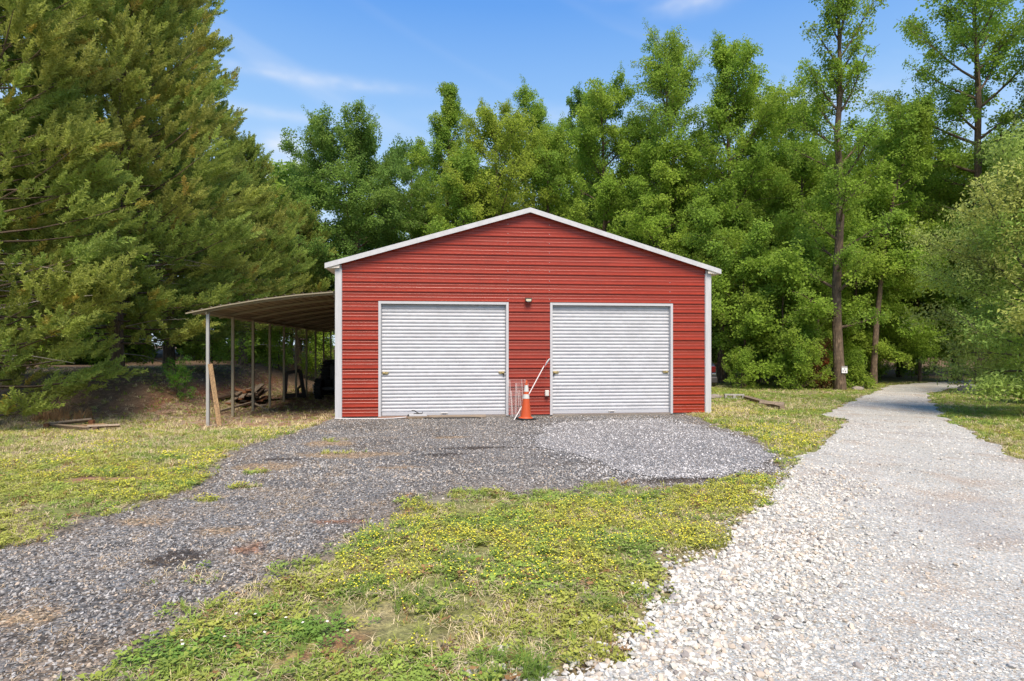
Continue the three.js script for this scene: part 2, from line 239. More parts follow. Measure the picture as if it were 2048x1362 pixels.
const gravelMat = (bump) => std(1, 1, 1, { roughness: 1, vertexColors: true, map: gravelMap, bumpMap: gravelBump, bumpScale: bump });
function yardColor(x, z) {
  const n = fbm(x * 0.8 + 9, z * 0.8, 4), n2 = fbm(x * 3.3, z * 3.3 + 7, 3), n3 = fbm(x * 10, z * 10, 2);
  let c = mix3([0.255, 0.25, 0.238], [0.34, 0.33, 0.31], ss(0.35, 0.65, n));
  c = mix3(c, [0.40, 0.33, 0.25], 0.7 * ss(0.48, 0.70, n2) * (0.35 + 0.65 * ss(-1.5, -3.6, x))); c = mix3(c, [0.17, 0.155, 0.14], 0.6 * ss(0.56, 0.70, fbm(x * 1.7 + 60, z * 1.7, 4)));
  c = mix3(c, [0.58, 0.43, 0.27], 0.9 * spot(x, z, 'straw')); c = mix3(c, [0.50, 0.24, 0.12], 0.85 * spot(x, z, 'clay')); c = mix3(c, [0.075, 0.062, 0.052], 0.85 * spot(x, z, 'dark'));
  c = mix3(c, [0.33, 0.27, 0.20], 0.6 * ss(-0.45, 0, yardSd(x, z) + 0.4 * (n2 - 0.5)));
  const t = 0.85 + 0.3 * n3; return c.map((v) => v * t * 1.2);
}
function driveColor(x, z) {
  const n = fbm(x * 0.7 + 3, z * 0.7, 4), n2 = fbm(x * 2.6, z * 2.6 + 17, 3), n3 = fbm(x * 9, z * 9, 2);
  let c = mix3([0.60, 0.595, 0.535], [0.665, 0.66, 0.60], ss(0.3, 0.7, n));
  c = mix3(c, [0.53, 0.45, 0.36], 0.75 * ss(0.56, 0.74, n2)); c = mix3(c, [0.44, 0.42, 0.39], 0.5 * ss(0.6, 0.75, n));
  const t = 0.9 + 0.2 * n3; return c.map((v) => v * t * 1.22);
}
sheet('gravel_yard', yardSd, [-9, 5, -0.2, 14.6], 0.12, 0.006, yardColor, gravelMat(0.012), 1 / 1.5);
sheet('gravel_patch', patchSd, [-1.4, 4.2, 0.3, 8], 0.12, 0.012, (x, z) => { const n = fbm(x * 2, z * 2, 3), k = 1.2 * (0.9 + 0.22 * n); return mix3([0.46, 0.455, 0.445], [0.53, 0.525, 0.51], n).map((v) => v * k); }, gravelMat(0.012), 1 / 1.2);
sheet('driveway', driveSd, [-4, 42, -19, 17], 0.2, 0.017, driveColor, std(1, 1, 1, { roughness: 1, vertexColors: true, map: fineMap, bumpMap: gravelBump, bumpScale: 0.004 }), 1 / 1.1);
console.log('ground done');

// ───────────────────────── the barn ─────────────────────────
const HW = 4.6, EAVE = 3.64, SL = 0.295, LEN = 13.7, OV = 0.13;
const underRoof = (x) => EAVE + (HW - Math.abs(x)) * SL;
const DOORS = [[-3.617, -0.516], [0.506, 3.62]], DH = 2.78;
const barn = thing('metal_barn', 'red metal barn with two white roll-up doors and a white trimmed gable', 'barn');
const CO = 0.2286;
const profile = [[0, 0.026], [0.010, 0.026], [0.030, 0.001], [0.072, 0], [0.082, 0.006], [0.092, 0.006], [0.102, 0], [0.146, 0], [0.156, 0.006], [0.166, 0.006], [0.176, 0], [0.208, 0.001], [0.2186, 0.026], [CO, 0.026]];
function course(y0, spanOf, yTop = 99) {   // one course of ribbed sheet between x limits that may change with height
  const rows = []; for (const [dy, dz] of profile) { const y = Math.min(y0 + dy, yTop); const [a, b] = spanOf(y); if (b - a < 0.02) break; rows.push([y, dz, a, b]); if (y === yTop) break; }
  if (rows.length < 2) return null;
  const t = []; for (let k = 1; k < rows.length; k++) { const [ya, za, a0, a1] = rows[k - 1], [yb, zb, b0, b1] = rows[k]; t.push([a0, ya, za], [a1, ya, za], [b1, yb, zb], [a0, ya, za], [b1, yb, zb], [b0, yb, zb]); }
  return tris(t);
}
{
  const rnd = mulberry(5); let k = 0;
  part(barn, 'slab', box(2 * HW, 0.16, LEN, 0, -0.035, -LEN / 2), M.concrete);
  // solid wall behind the sheets
  const sh = new THREE.Shape([[-HW + 0.01, 0.046], [-HW + 0.01, EAVE - 0.01], [0, underRoof(0) - 0.012], [HW - 0.01, EAVE - 0.01], [HW - 0.01, 0.046]].map(([x, y]) => new THREE.Vector2(x, y)));
  for (const [a, b] of DOORS) sh.holes.push(new THREE.Path([[a + 0.06, 0.05], [b - 0.06, 0.05], [b - 0.06, DH - 0.06], [a + 0.06, DH - 0.06]].map(([x, y]) => new THREE.Vector2(x, y))));
  part(barn, 'wall_core', new THREE.ExtrudeGeometry(sh, { depth: 0.05, bevelEnabled: false }).translate(0, 0, -0.056), M.core);
  for (let i = 0; i < 23; i++) {
    const y0 = 0.05 + i * CO;
    const spans = y0 + CO * 0.5 < DH ? [[-HW + 0.13, DOORS[0][0] + 0.005], [DOORS[0][1] - 0.005, DOORS[1][0] + 0.005], [DOORS[1][1] - 0.005, HW - 0.13]] : [[-HW + 0.13, HW - 0.13]];
    for (const s of spans) { const g = course(y0, (y) => { const lim = (underRoof(0) - y) / SL - 0.02; return [Math.max(s[0], -lim), Math.min(s[1], lim)]; }); if (g) part(barn, 'siding_panel', g, reds[(k++ * 7 + i * 3) % 4]); }
  }
  // side and back walls
  for (const s of [-1, 1]) for (let i = 0; i < 16; i++) { const y0 = 0.05 + i * CO, g = course(y0, () => [0.02, LEN - 0.02], 3.63); if (g) part(barn, 'siding_panel', g.rotateY(s * Math.PI / 2).translate(s * (HW - 0.025), 0, s > 0 ? 0 : -LEN), reds[i % 4]); }
  for (let i = 0; i < 22; i++) { const g = course(0.05 + i * CO, (y) => { const lim = Math.min(HW - 0.05, (underRoof(0) - y) / SL - 0.02); return [-lim, lim]; }); if (g) part(barn, 'siding_panel', g.rotateY(Math.PI).translate(0, 0, -LEN), reds[i % 4]); }
  // screws in lines beside the door posts
  const scr = []; for (const x of [-0.53, 0.49, 3.55]) for (let i = 0; i < 9; i++) { const y = 2.92 + i * CO - 0.07; if (y < underRoof(x) - 0.15 && (x < 3 || i < 3)) scr.push(new THREE.CylinderGeometry(0.007, 0.008, 0.012, 6).rotateX(Math.PI / 2).translate(x, y, 0.008)); }
  const sm = part(barn, 'screws', merge(scr), M.roofMetal); sm.userData.kind = 'stuff';
  // corner trim
  for (const s of [-1, 1]) for (const z of [0, -LEN]) {
    const f = z === 0 ? 1 : -1;
    part(barn, 'corner_trim', merge([box(0.145, underRoof(HW) - 0.02, 0.012, s * (HW - 0.0725 + 0.014), (underRoof(HW) - 0.02) / 2 + 0.0, z + f * 0.037), box(0.012, underRoof(HW) - 0.04, 0.14, s * (HW + 0.008), (underRoof(HW) - 0.04) / 2, z + f * (0.028 - 0.07)), box(0.012, underRoof(HW) - 0.1, 0.03, s * (HW - 0.137), (underRoof(HW) - 0.1) / 2, z + f * 0.013)]), M.white);
  }
  // doors
  for (const [n, [a, b]] of DOORS.entries()) {
    const w = b - a, cx = (a + b) / 2, t = 0.058;
    const fr = part(barn, 'door_frame', merge([box(t, DH - 0.03, 0.035, a + t / 2, (DH - 0.03) / 2 + 0.03, 0.012), box(t, DH - 0.03, 0.035, b - t / 2, (DH - 0.03) / 2 + 0.03, 0.012), box(w - 2 * t - 0.004, t, 0.034, cx, DH - t / 2, 0.0125), box(0.01, DH - t, 0.12, a + t + 0.003, (DH - t) / 2 + 0.03, -0.066), box(0.01, DH - t, 0.12, b - t - 0.003, (DH - t) / 2 + 0.03, -0.066), box(w - 2 * t - 0.02, 0.01, 0.12, cx, DH - t - 0.004, -0.067)]), M.white);
    const door = new THREE.Group(); door.name = 'roll_up_door'; barn.add(door);
    const P = 0.0852, top = DH - t - 0.01, bot = 0.12, rows = [];
    for (let y = bot; y < top; y += P) for (const [dy, dz] of [[0, -0.012], [0.008, -0.012], [0.014, -0.004], [0.030, 0.003], [0.047, 0.006], [0.064, 0.003], [0.078, -0.005]]) if (y + dy < top) rows.push([y + dy, dz]);
    const bow = mulberry(40 + n), tt = [], x0 = a + t + 0.012, x1 = b - t - 0.012, seg = 12, wav = (x, y) => 0.004 * (fbm(x * 1.3 + n * 9, y * 1.7, 2) - 0.5);
    for (let k2 = 1; k2 < rows.length; k2++) for (let q = 0; q < seg; q++) { const xa = mix(x0, x1, q / seg), xb = mix(x0, x1, (q + 1) / seg), [ya, za] = rows[k2 - 1], [yb, zb] = rows[k2]; const p = (x, y, z) => [x, y, z - 0.062 + wav(x, y)]; tt.push(p(xa, ya, za), p(xb, ya, za), p(xb, yb, zb), p(xa, ya, za), p(xb, yb, zb), p(xa, yb, zb)); }
    part(door, 'curtain', tris(tt), M.doorWhite);
    part(door, 'bottom_bar', merge([rbox(w - 2 * t - 0.03, 0.07, 0.04, cx, 0.092, -0.062, 0.006), box(w - 2 * t - 0.03, 0.02, 0.03, cx, 0.046, -0.063)]), M.doorWhite);
    part(door, 'weather_strip', box(w - 2 * t - 0.03, 0.014, 0.026, cx, 0.028, -0.0625), M.black);
    for (const s of [-1, 1]) {
      const lx = s < 0 ? a + t + 0.10 : b - t - 0.11;
      const l = part(door, 'latch', merge([rbox(0.15, 0.022, 0.02, lx, 1.085, -0.042, 0.005), rbox(0.13, 0.03, 0.012, lx + 0.008 * s, 1.052, -0.044, 0.004), rbox(0.05, 0.03, 0.03, lx + 0.03 * s, 1.068, -0.034, 0.006)]), M.brass, 'brass coloured slide latch');
      if ((n === 0 && s > 0) || (n === 1 && s < 0)) part(l, 'padlock', merge([rbox(0.036, 0.036, 0.018, lx + 0.055 * s, 1.018, -0.025, 0.005), new THREE.TorusGeometry(0.014, 0.004, 6, 12, Math.PI).translate(lx + 0.055 * s, 1.036, -0.025)]), M.black);
    }
    part(door, 'lift_handle', merge([box(0.16, 0.012, 0.03, cx, 0.105, -0.03), box(0.014, 0.04, 0.02, cx - 0.06, 0.085, -0.034), box(0.014, 0.04, 0.02, cx + 0.06, 0.085, -0.034)]), M.plastic);
  }
  // roof sheets (ribs run down the slope), ridge cap, rake trims
  const eaveX = HW + 0.23, ang = Math.atan(SL), slope = eaveX / Math.cos(ang), N = 15, pw = (LEN + 2 * OV) / N;
  for (const s of [-1, 1]) for (let i = 0; i < N; i++) {
    const g = [box(slope, 0.012, pw - 0.004, slope / 2, 0, 0)]; for (let q = 0; q < 4; q++) g.push(box(slope, 0.02, 0.035, slope / 2, 0.015, (q + 0.5) / 4 * pw - pw / 2));
    part(barn, 'roof_panel', merge(g).rotateZ(-ang).rotateY(s < 0 ? Math.PI : 0).translate(0, underRoof(0) + 0.012, OV - pw * (i + 0.5)), M.roofMetal);
  }
  part(barn, 'ridge_cap', merge([-1, 1].map((s) => box(0.25, 0.006, LEN + 2 * OV - 0.02, 0.125, 0.034, 0).rotateZ(-ang).rotateY(s < 0 ? Math.PI : 0).translate(0, underRoof(0) + 0.016, -LEN / 2))), M.white);
  for (const z of [OV + 0.008, -LEN - OV - 0.008]) for (const s of [-1, 1]) for (const [p, q] of [[0.0, 0.40], [0.396, 1.0]]) {
    const T = 0.118, over = p > 0 ? 0.004 : 0, g = new THREE.Shape([[slope * p, -0.075], [slope * q, -0.075], [slope * q, T - 0.075], [slope * p, T - 0.075]].map(([x, y]) => new THREE.Vector2(s * x * Math.cos(ang), y - x * Math.sin(ang))));
    const e = new THREE.ExtrudeGeometry(g, { depth: 0.012, bevelEnabled: false }).translate(0, underRoof(0) + 0.028, -0.006 + over);
    part(barn, 'rake_trim', e.translate(0, 0, z), M.white);
  }
  // underside of the overhangs
  for (const s of [-1, 1]) {
    part(barn, 'soffit', merge([box(0.2, 0.008, LEN + 2 * OV - 0.04, s * (HW + 0.11), EAVE - 0.105, -LEN / 2), box(0.012, 0.09, LEN + 2 * OV - 0.02, s * (eaveX - 0.004), EAVE - 0.066, -LEN / 2)]), M.soffit);
    for (const z of [OV - 0.012, -LEN - OV + 0.012]) part(barn, 'eave_end_cap', tris([[s * (HW - 0.1), EAVE - 0.10, z], [s * (eaveX - 0.012), EAVE - 0.11, z], [s * (eaveX - 0.012), EAVE - 0.045, z], [s * (HW - 0.1), EAVE - 0.10, z], [s * (eaveX - 0.012), EAVE - 0.045, z], [s * (HW - 0.1), EAVE + 0.02, z]]), M.soffit);
  }
}
// wall fittings
{
  const f = thing('flood_light', 'small dark bronze wall flood light between the two doors', 'light', [-0.037, 2.83, 0.03]);
  part(f, 'back_plate', rbox(0.10, 0.10, 0.03, 0, 0, 0.0, 0.008), M.bronze); part(f, 'housing', rbox(0.165, 0.085, 0.075, 0, 0.012, 0.06, 0.012), M.bronze); part(f, 'lens', rbox(0.125, 0.045, 0.014, 0, -0.004, 0.098, 0.005).rotateX(0.0), M.lens); part(f, 'lower_reflector', rbox(0.09, 0.02, 0.02, 0, -0.034, 0.085, 0.004), M.reflective);
  const o = thing('outlet_box', 'small pale outdoor outlet box low on the red wall', 'outlet box', [0.42, 0.567, 0.024]);
  part(o, 'box', rbox(0.10, 0.145, 0.06, 0, 0, 0.03, 0.012), M.plastic); part(o, 'cover', rbox(0.086, 0.125, 0.022, 0, 0, 0.068, 0.01), M.plastic); part(o, 'hinge', new THREE.CylinderGeometry(0.006, 0.006, 0.09, 8).rotateZ(Math.PI / 2).translate(0, 0.066, 0.062), M.plastic);
}
console.log('barn done');

// ───────────────────────── carport along the left wall ─────────────────────────
{
  const cp = thing('lean_to_carport', 'long tan metal lean-to carport roof on thin posts against the red barn', 'carport');
  const xa = -4.63, xb = -7.88, ya = 3.02, yb = 2.52, roofY = (x) => { const t = (x - xa) / (xb - xa); return ya - 0.24 * t - 0.28 * t * t; }, N = 10, sp = 1.53, px = -7.49;
  for (let k = 0; k < N; k++) {
    const z = -0.05 - k * sp, y0 = hgt(px, z) - 0.05, y1 = roofY(px) - 0.10;
    part(cp, 'post', rbox(0.065, y1 - y0, 0.065, px, (y0 + y1) / 2, z, 0.006), k ? M.tanMetal : M.galv, k ? undefined : 'front post in a paler sunlit tone');  // front post paler than the rest: the sun on it is put into its colour
    part(cp, 'rafter', merge([0, 1, 2, 3].map((i) => { const u = mix(xa, xb + 0.06, i / 4), v = mix(xa, xb + 0.06, (i + 1) / 4); return bar(V(u, roofY(u) - 0.066 - i % 2 * 0.001, z), V(v, roofY(v) - 0.066 - i % 2 * 0.001, z), 0.055, 0.05 + i % 2 * 0.002); })), M.tanMetal);
  }
  const nP = 4, pw = (xa - xb) / nP, z0 = 0.16, z1 = -0.05 - (N - 1) * sp - 0.2, L = z0 - z1;
  for (let i = 0; i < nP; i++) {      // sheets run front to back, ribs along them
    const c = xa - pw * (i + 0.5), yl = roofY(c - pw / 2), yr = roofY(c + pw / 2), ang = Math.atan((yr - yl) / pw), w = pw / Math.cos(ang), prof = [[-w / 2 - 0.01, 0.0]];
    for (let q = 0; q < 4; q++) { const m = -w / 2 + w * (q + 0.5) / 4; prof.push([m - 0.035, 0], [m - 0.018, 0.022], [m + 0.018, 0.022], [m + 0.035, 0]); }
    prof.push([w / 2 + 0.01, 0.0]);
    const t = []; for (let q = 1; q < prof.length; q++) for (const dy of [0, 0.004]) { const [a, b] = prof[q - 1], [c2, d] = prof[q]; t.push([a, b + dy, z0], [a, b + dy, z1], [c2, d + dy, z1], [a, b + dy, z0], [c2, d + dy, z1], [c2, d + dy, z0]); }
    part(cp, 'roof_sheet', tris(t).rotateZ(ang).translate(c, (yl + yr) / 2 - 0.028 + i % 2 * 0.002, 0), M.tanMetal);
  }
  part(cp, 'eave_beam', bar(V(px, roofY(px) - 0.115, z0 - 0.1), V(px, roofY(px) - 0.115, z1 + 0.1), 0.05, 0.05), M.tanMetal);
  part(cp, 'wall_ledger', bar(V(xa - 0.02, roofY(xa) - 0.12, -0.08), V(xa - 0.02, roofY(xa) - 0.12, z1 + 0.1), 0.045, 0.08), M.tanMetal);
  part(cp, 'front_trim', merge([0, 1, 2, 3].map((i) => { const u = mix(xa, xb, i / 4), v = mix(xa, xb, (i + 1) / 4); return bar(V(u, roofY(u) - 0.052, z0 + 0.02 + i % 2 * 0.002), V(v, roofY(v) - 0.052, z0 + 0.02 + i % 2 * 0.002), 0.028, 0.012); })), M.tanMetal);
}

// ───────────────────────── foliage pieces ─────────────────────────
// kite shaped leaf folded along its midrib, appended to list
function leaf(list, o, dir, nrm, L, W, fold = 0.12) {
  const s = dir.clone().cross(nrm).normalize(), b = o, t = o.clone().addScaledVector(dir, L), m = o.clone().addScaledVector(dir, L * 0.45).addScaledVector(nrm, -fold * W), l = m.clone().addScaledVector(s, W / 2).addScaledVector(nrm, fold * W * 2), r = m.clone().addScaledVector(s, -W / 2).addScaledVector(nrm, fold * W * 2);
  for (const p of [b, r, t, b, t, l]) list.push([p.x, p.y, p.z]);
}
const rdir = (r) => { const y = r() * 2 - 1, a = r() * Math.PI * 2, q = Math.sqrt(1 - y * y); return V(q * Math.cos(a), y, q * Math.sin(a)); };
function leafSpray(seed, n, L, W, flat = 0.55, up = 0.9) {     // leaves round a few twigs, radius about 1 x leaf cloud
  const r = mulberry(seed), list = [];
  for (let k = 0; k < n; k++) {
    const o = rdir(r).multiplyScalar(0.44 * Math.cbrt(r())); o.y *= flat;
    const nrm = rdir(r).multiplyScalar(0.8).add(V(0, up, 0)).normalize(), d = rdir(r).add(V(o.x, -0.5, o.z)); d.addScaledVector(nrm, -d.dot(nrm)).normalize();
    leaf(list, o, d, nrm, L * (0.7 + 0.6 * r()), W * (0.7 + 0.6 * r()));
  }
  return tris(list);
}
const sprayBroad = [leafSpray(1, 34, 0.120, 0.105), leafSpray(2, 38, 0.110, 0.095), leafSpray(3, 30, 0.130, 0.115)];
const sprayNarrow = [leafSpray(4, 34, 0.125, 0.055, 0.7, 0.6), leafSpray(5, 34, 0.115, 0.05, 0.7, 0.6)];
const sprayCoarse = [leafSpray(6, 26, 0.17, 0.15), leafSpray(7, 26, 0.16, 0.14)];
function plume(seed) {     // cedar: feathery upright branchlet of unit length along +y
  const r = mulberry(seed), list = [], ax = V(0, 1, 0);
  for (let k = 0; k < 24; k++) {
    const t = 0.04 + 0.94 * k / 24, o = V(0.03 * Math.sin(t * 5), t, 0.05 * t * t), a = k * 2.4 + r(), d = V(Math.cos(a) * 0.75, 0.75 + 0.3 * r(), Math.sin(a) * 0.45).normalize(), L = 0.34 * (1.08 - t * 0.72) * (0.8 + 0.4 * r());
    const nr = rdir(r); nr.addScaledVector(d, -nr.dot(d)).normalize(); leaf(list, o, d, nr, L, 0.075, 0.1);
    for (let q = 0; q < 2; q++) { const oo = o.clone().addScaledVector(d, L * (0.25 + 0.24 * q)), dd = d.clone().addScaledVector(rdir(r), 0.85).normalize(), nn = rdir(r); nn.addScaledVector(dd, -nn.dot(dd)).normalize(); leaf(list, oo, dd, nn, L * 0.6, 0.06, 0.1); }
  }
  return tris(list);
}
const plumes = [plume(11), plume(12), plume(13)];
const Q = new THREE.Quaternion(), E3 = new THREE.Euler(), SC = V(1, 1, 1), MT = new THREE.Matrix4();
function instanced(parent, name, geo, mat, items) {      // items: {p, q, s, c}
  const m = shadowOn(new THREE.InstancedMesh(geo, mat, items.length)); m.name = name; m.userData.kind = 'stuff';
  const col = new THREE.Color();
  items.forEach((it, k) => { MT.compose(it.p, it.q, typeof it.s === 'number' ? SC.setScalar(it.s) : SC.copy(it.s)); m.setMatrixAt(k, MT); m.setColorAt(k, col.setRGB(...it.c)); });
  parent.add(m); return m;
}
const spin = (r, tilt = 0.4) => new THREE.Quaternion().setFromEuler(new THREE.Euler((r() - 0.5) * 2 * tilt, r() * 6.283, (r() - 0.5) * 2 * tilt, 'YXZ'));
let nSprays = 0;

// broadleaf tree grown as trunk > limbs > side branches > leaf sprays
function broadleaf(o) {
  const r = mulberry(o.seed), H = o.H, t = thing(o.name ?? 'broadleaf_tree', o.label, o.category ?? 'tree', [o.x, hgt(o.x, o.z), o.z], 0, o.group);
  const n = 12, lean = o.lean ?? [0, 0], trunk = [], rad = [], tr = o.trunkR ?? H * 0.011;
  let wx = 0, wz = 0;
  for (let i = 0; i <= n; i++) { const u = i / n; trunk.push(V(lean[0] * u * u + wx, u * H * 0.97 - 0.15, lean[1] * u * u + wz)); rad.push(tr * Math.pow(1 - u, 0.75) * (i === 0 ? 1.35 : 1) + 0.012); wx += (r() - 0.5) * 0.16 * H / 15; wz += (r() - 0.5) * 0.16 * H / 15; }
  const trunkAt = (u) => { const f = clamp(u) * n, i = Math.min(n - 1, Math.floor(f)); return trunk[i].clone().lerp(trunk[i + 1], f - i); };
  part(t, 'trunk', tube(trunk, rad, 9, 0.16, o.seed), o.barkMat ?? M.bark);
  const wood = [], items = o.geos.map(() => []), base = o.base ?? 0.25, nL = o.limbs ?? 26, R = o.R, shape = o.shape ?? ((v) => Math.pow(Math.sin(Math.PI * clamp(0.12 + 0.83 * v)), 0.7));
  const cen = o.offset ?? [0, 0], colr = o.colors, spread = o.spray ?? 1, dens = o.density ?? 1;
  const put = (p, cc, jit) => { const k = Math.floor(r() * o.geos.length), q = p.clone().add(V((r() - 0.5) * jit, (r() - 0.5) * jit * 0.6, (r() - 0.5) * jit)); const f = 0.82 + 0.36 * r(), ax = trunkAt(clamp(q.y / H)), out = V(q.x - ax.x, 0, q.z - ax.z); if (out.lengthSq() > 1e-6) out.normalize(); const nn = out.multiplyScalar(0.85).add(V(0, 0.62, 0)).addScaledVector(rdir(r), 0.5).normalize(), qq = new THREE.Quaternion().setFromUnitVectors(V(0, 1, 0), nn).multiply(new THREE.Quaternion().setFromAxisAngle(V(0, 1, 0), r() * 6.283)); items[k].push({ p: q, q: qq, s: (0.55 + 0.5 * r()) * spread, c: cc.map((v) => v * f) }); nSprays++; };
  for (let l = 0; l < nL; l++) {
    const v = (l + r() * 0.9) / nL, u = base + (1 - base) * Math.pow(v, 0.92) * 0.97, a = l * 2.39996 + r() * 1.1, L = Math.max(0.45, R * shape(v) * (0.42 + 0.8 * r()));
    const el = mix(o.el0 ?? 0.05, o.el1 ?? 0.85, v) + (r() - 0.5) * 0.35, p0 = trunkAt(u), d = V(Math.cos(a) * Math.cos(el), Math.sin(el), Math.sin(a) * Math.cos(el));
    if (o.bias) { d.x += o.bias[0]; d.z += o.bias[1]; d.normalize(); }
    const pts = [], rr = [], m = 5, bend = o.droop ? -o.droop * L : 0.18 * L; const cw = V((r() - 0.5) * 0.3, 0, (r() - 0.5) * 0.3);
    for (let i = 0; i <= m; i++) { const s = i / m; pts.push(p0.clone().addScaledVector(d, L * s).add(V(cw.x * s * s * L + cen[0] * s, bend * s * s, cw.z * s * s * L + cen[1] * s))); rr.push(Math.max(0.008, tr * 0.42 * Math.pow(1 - u, 0.4) * (1 - s * 0.85))); }
    wood.push(tube(pts, rr, 5, 0, l));
    const limbAt = (s) => { const f = clamp(s) * m, i = Math.min(m - 1, Math.floor(f)); return pts[i].clone().lerp(pts[i + 1], f - i); };
    const cc = colr[Math.floor(r() * colr.length)], nb = Math.max(4, Math.round((4 + L * 2.6)));
    for (let b = 0; b < nb; b++) {
      const s = 0.22 + 0.76 * (b + r()) / nb, q0 = limbAt(s), side = b % 2 ? 1 : -1, ya = Math.atan2(d.z, d.x) + side * (0.5 + 0.7 * r()), bl = Math.max(0.3, L * 0.46 * (1.15 - s * 0.6) * (0.5 + 0.9 * r())), be = el * 0.5 + (r() - 0.38) * 1.1;
      const q1 = q0.clone().add(V(Math.cos(ya) * Math.cos(be) * bl, Math.sin(be) * bl, Math.sin(ya) * Math.cos(be) * bl)); if (o.droop) q1.y -= o.droop * bl * 0.6;
      wood.push(tube([q0, q0.clone().lerp(q1, 0.55).add(V(0, 0.05 * bl, 0)), q1], [rr[2] * 0.5, rr[3] * 0.4, 0.006], 3));
      const ns = Math.round((1.6 + bl * 3.6) * dens); for (let k = 0; k < ns; k++) { const w = 0.2 + 0.85 * r(); put(q0.clone().lerp(q1, w), cc, 0.26 * spread); }
    }
    if (r() < 0.75 && L > 0.8) { const nw = 1 + Math.floor(r() * (2.4 + 2.2 * v)); for (let w = 0; w < nw; w++) { const q0 = limbAt(0.6 + 0.4 * r()), wl = (0.45 + 0.75 * r()) * Math.min(1.3, 0.4 + L * 0.28), dd = d.clone().addScaledVector(rdir(r), 0.55).add(V(0, 0.55 * (o.droop ? 0.2 : 1), 0)).normalize(), q1 = q0.clone().addScaledVector(dd, wl); wood.push(tube([q0, q1], [0.012, 0.004], 3)); for (let k = 0; k < 5; k++) { const kk = Math.floor(r() * o.geos.length), f = 0.85 + 0.35 * r(); items[kk].push({ p: q0.clone().lerp(q1, 0.3 + 0.18 * k), q: spin(r, 1.1), s: (0.62 - 0.07 * k) * spread, c: cc.map((v) => v * f) }); } } }
    const ne = Math.round(4 * dens); for (let k = 0; k < ne; k++) put(limbAt(0.75 + 0.3 * r()), cc, 0.4 * spread);
  }
  const nt = Math.round(14 * dens); for (let k = 0; k < nt; k++) put(trunkAt(0.9 + 0.12 * r()), colr[0], 0.5 * spread);
  const w = part(t, 'branches', merge(wood), o.barkMat ?? M.bark); w.userData.kind = 'stuff';
  items.forEach((it, k) => it.length && instanced(t, 'foliage', o.geos[k], o.mat ?? M.leaf, it));
  return t;
}
function cedar(o) {
  const r = mulberry(o.seed), H = o.H, t = thing('cedar_tree', o.label, 'tree', [o.x, hgt(o.x, o.z), o.z], 0, 'cedars on the bank by the carport');
  const trunk = [], rad = []; for (let i = 0; i <= 10; i++) { const u = i / 10; trunk.push(V((r() - 0.5) * 0.12, u * H * 0.98 - 0.15, (r() - 0.5) * 0.12)); rad.push((o.trunkR ?? 0.17) * (1 - u * 0.95) * (i ? 1 : 1.3) + 0.01); }
  part(t, 'trunk', tube(trunk, rad, 9, 0.2, o.seed), M.bark);
  const wood = [], dead = [], items = [[], [], []], nB = o.branches;
  const colr = [[0.355, 0.435, 0.095], [0.375, 0.43, 0.097], [0.315, 0.42, 0.095], [0.38, 0.41, 0.10], [0.365, 0.455, 0.10]];
  for (let b = 0; b < nB; b++) {
    const v = Math.pow((b + r()) / nB, 0.9), h0 = mix(o.low ?? 1.2, H * 0.97, v), a = b * 2.39996 + r() * 0.9, L = Math.max(0.3, o.R * o.shape(v) * (0.72 + 0.42 * r())), el = mix(0.18, 0.95, v) + (r() - 0.5) * 0.3;
    const d = V(Math.cos(a) * Math.cos(el), Math.sin(el), Math.sin(a) * Math.cos(el)), p0 = V(0, h0, 0), sag = (1 - v) * 0.22 * L, at = (s) => p0.clone().addScaledVector(d, L * s).add(V(0, -sag * s * (1.6 - s), 0));
    wood.push(tube([at(0), at(0.35), at(0.7), at(1)], [0.035 * (1.1 - v), 0.024 * (1.1 - v), 0.014, 0.005], 4));
    const cc = colr[Math.floor(r() * colr.length)], np = Math.round((6 + L * 9.5) * (o.density ?? 1));
    for (let k = 0; k < np; k++) {
      const s = 0.34 + 0.70 * Math.pow(r(), 0.7), off = (1.05 - s) * 0.55 * L + 0.12, sd = (r() - 0.5) * 2, p = at(s).add(V(-Math.sin(a) * sd * off, (r() - 0.45) * 0.3, Math.cos(a) * sd * off));
      const dir = d.clone().add(V(-Math.sin(a) * sd * 0.8, 0.25 + 0.35 * r(), Math.cos(a) * sd * 0.8)).addScaledVector(rdir(r), 0.45).normalize(), f = 0.8 + 0.4 * r(), warm = r() < 0.03 ? [1.15, 0.85, 0.8] : [1, 1, 1];
      const q = new THREE.Quaternion().setFromUnitVectors(V(0, 1, 0), dir).multiply(new THREE.Quaternion().setFromAxisAngle(V(0, 1, 0), r() * 6.28));
      items[k % 3].push({ p, q, s: (0.38 + 0.28 * r()) * (o.plume ?? 1), c: cc.map((x, i) => x * f * warm[i]) }); nSprays++;
    }
  }
  for (let k = 0; k < (o.dead ?? 14); k++) { const a = r() * 6.28, h0 = 0.6 + r() * 3.4, L = o.R * (0.5 + 0.5 * r()), e = V(Math.cos(a) * L, (r() - 0.55) * 0.5 * L, Math.sin(a) * L), p0 = V(0, h0, 0); dead.push(tube([p0, p0.clone().addScaledVector(e, 0.5).add(V(0, 0.08, 0)), p0.clone().add(e)], [0.022, 0.014, 0.004], 4)); for (let q = 0; q < 5; q++) { const s = 0.3 + 0.14 * q, p = p0.clone().addScaledVector(e, s); dead.push(tube([p, p.clone().add(V((r() - 0.5) * 0.9, (r() - 0.5) * 0.4, (r() - 0.5) * 0.9))], [0.008, 0.003], 3)); } }
  part(t, 'branches', merge(wood), M.bark, undefined, 'stuff');
  if (dead.length) part(t, 'dead_twigs', merge(dead), M.twigDead, undefined, 'stuff');
  items.forEach((it, k) => instanced(t, 'foliage', plumes[k], M.needle, it));
}

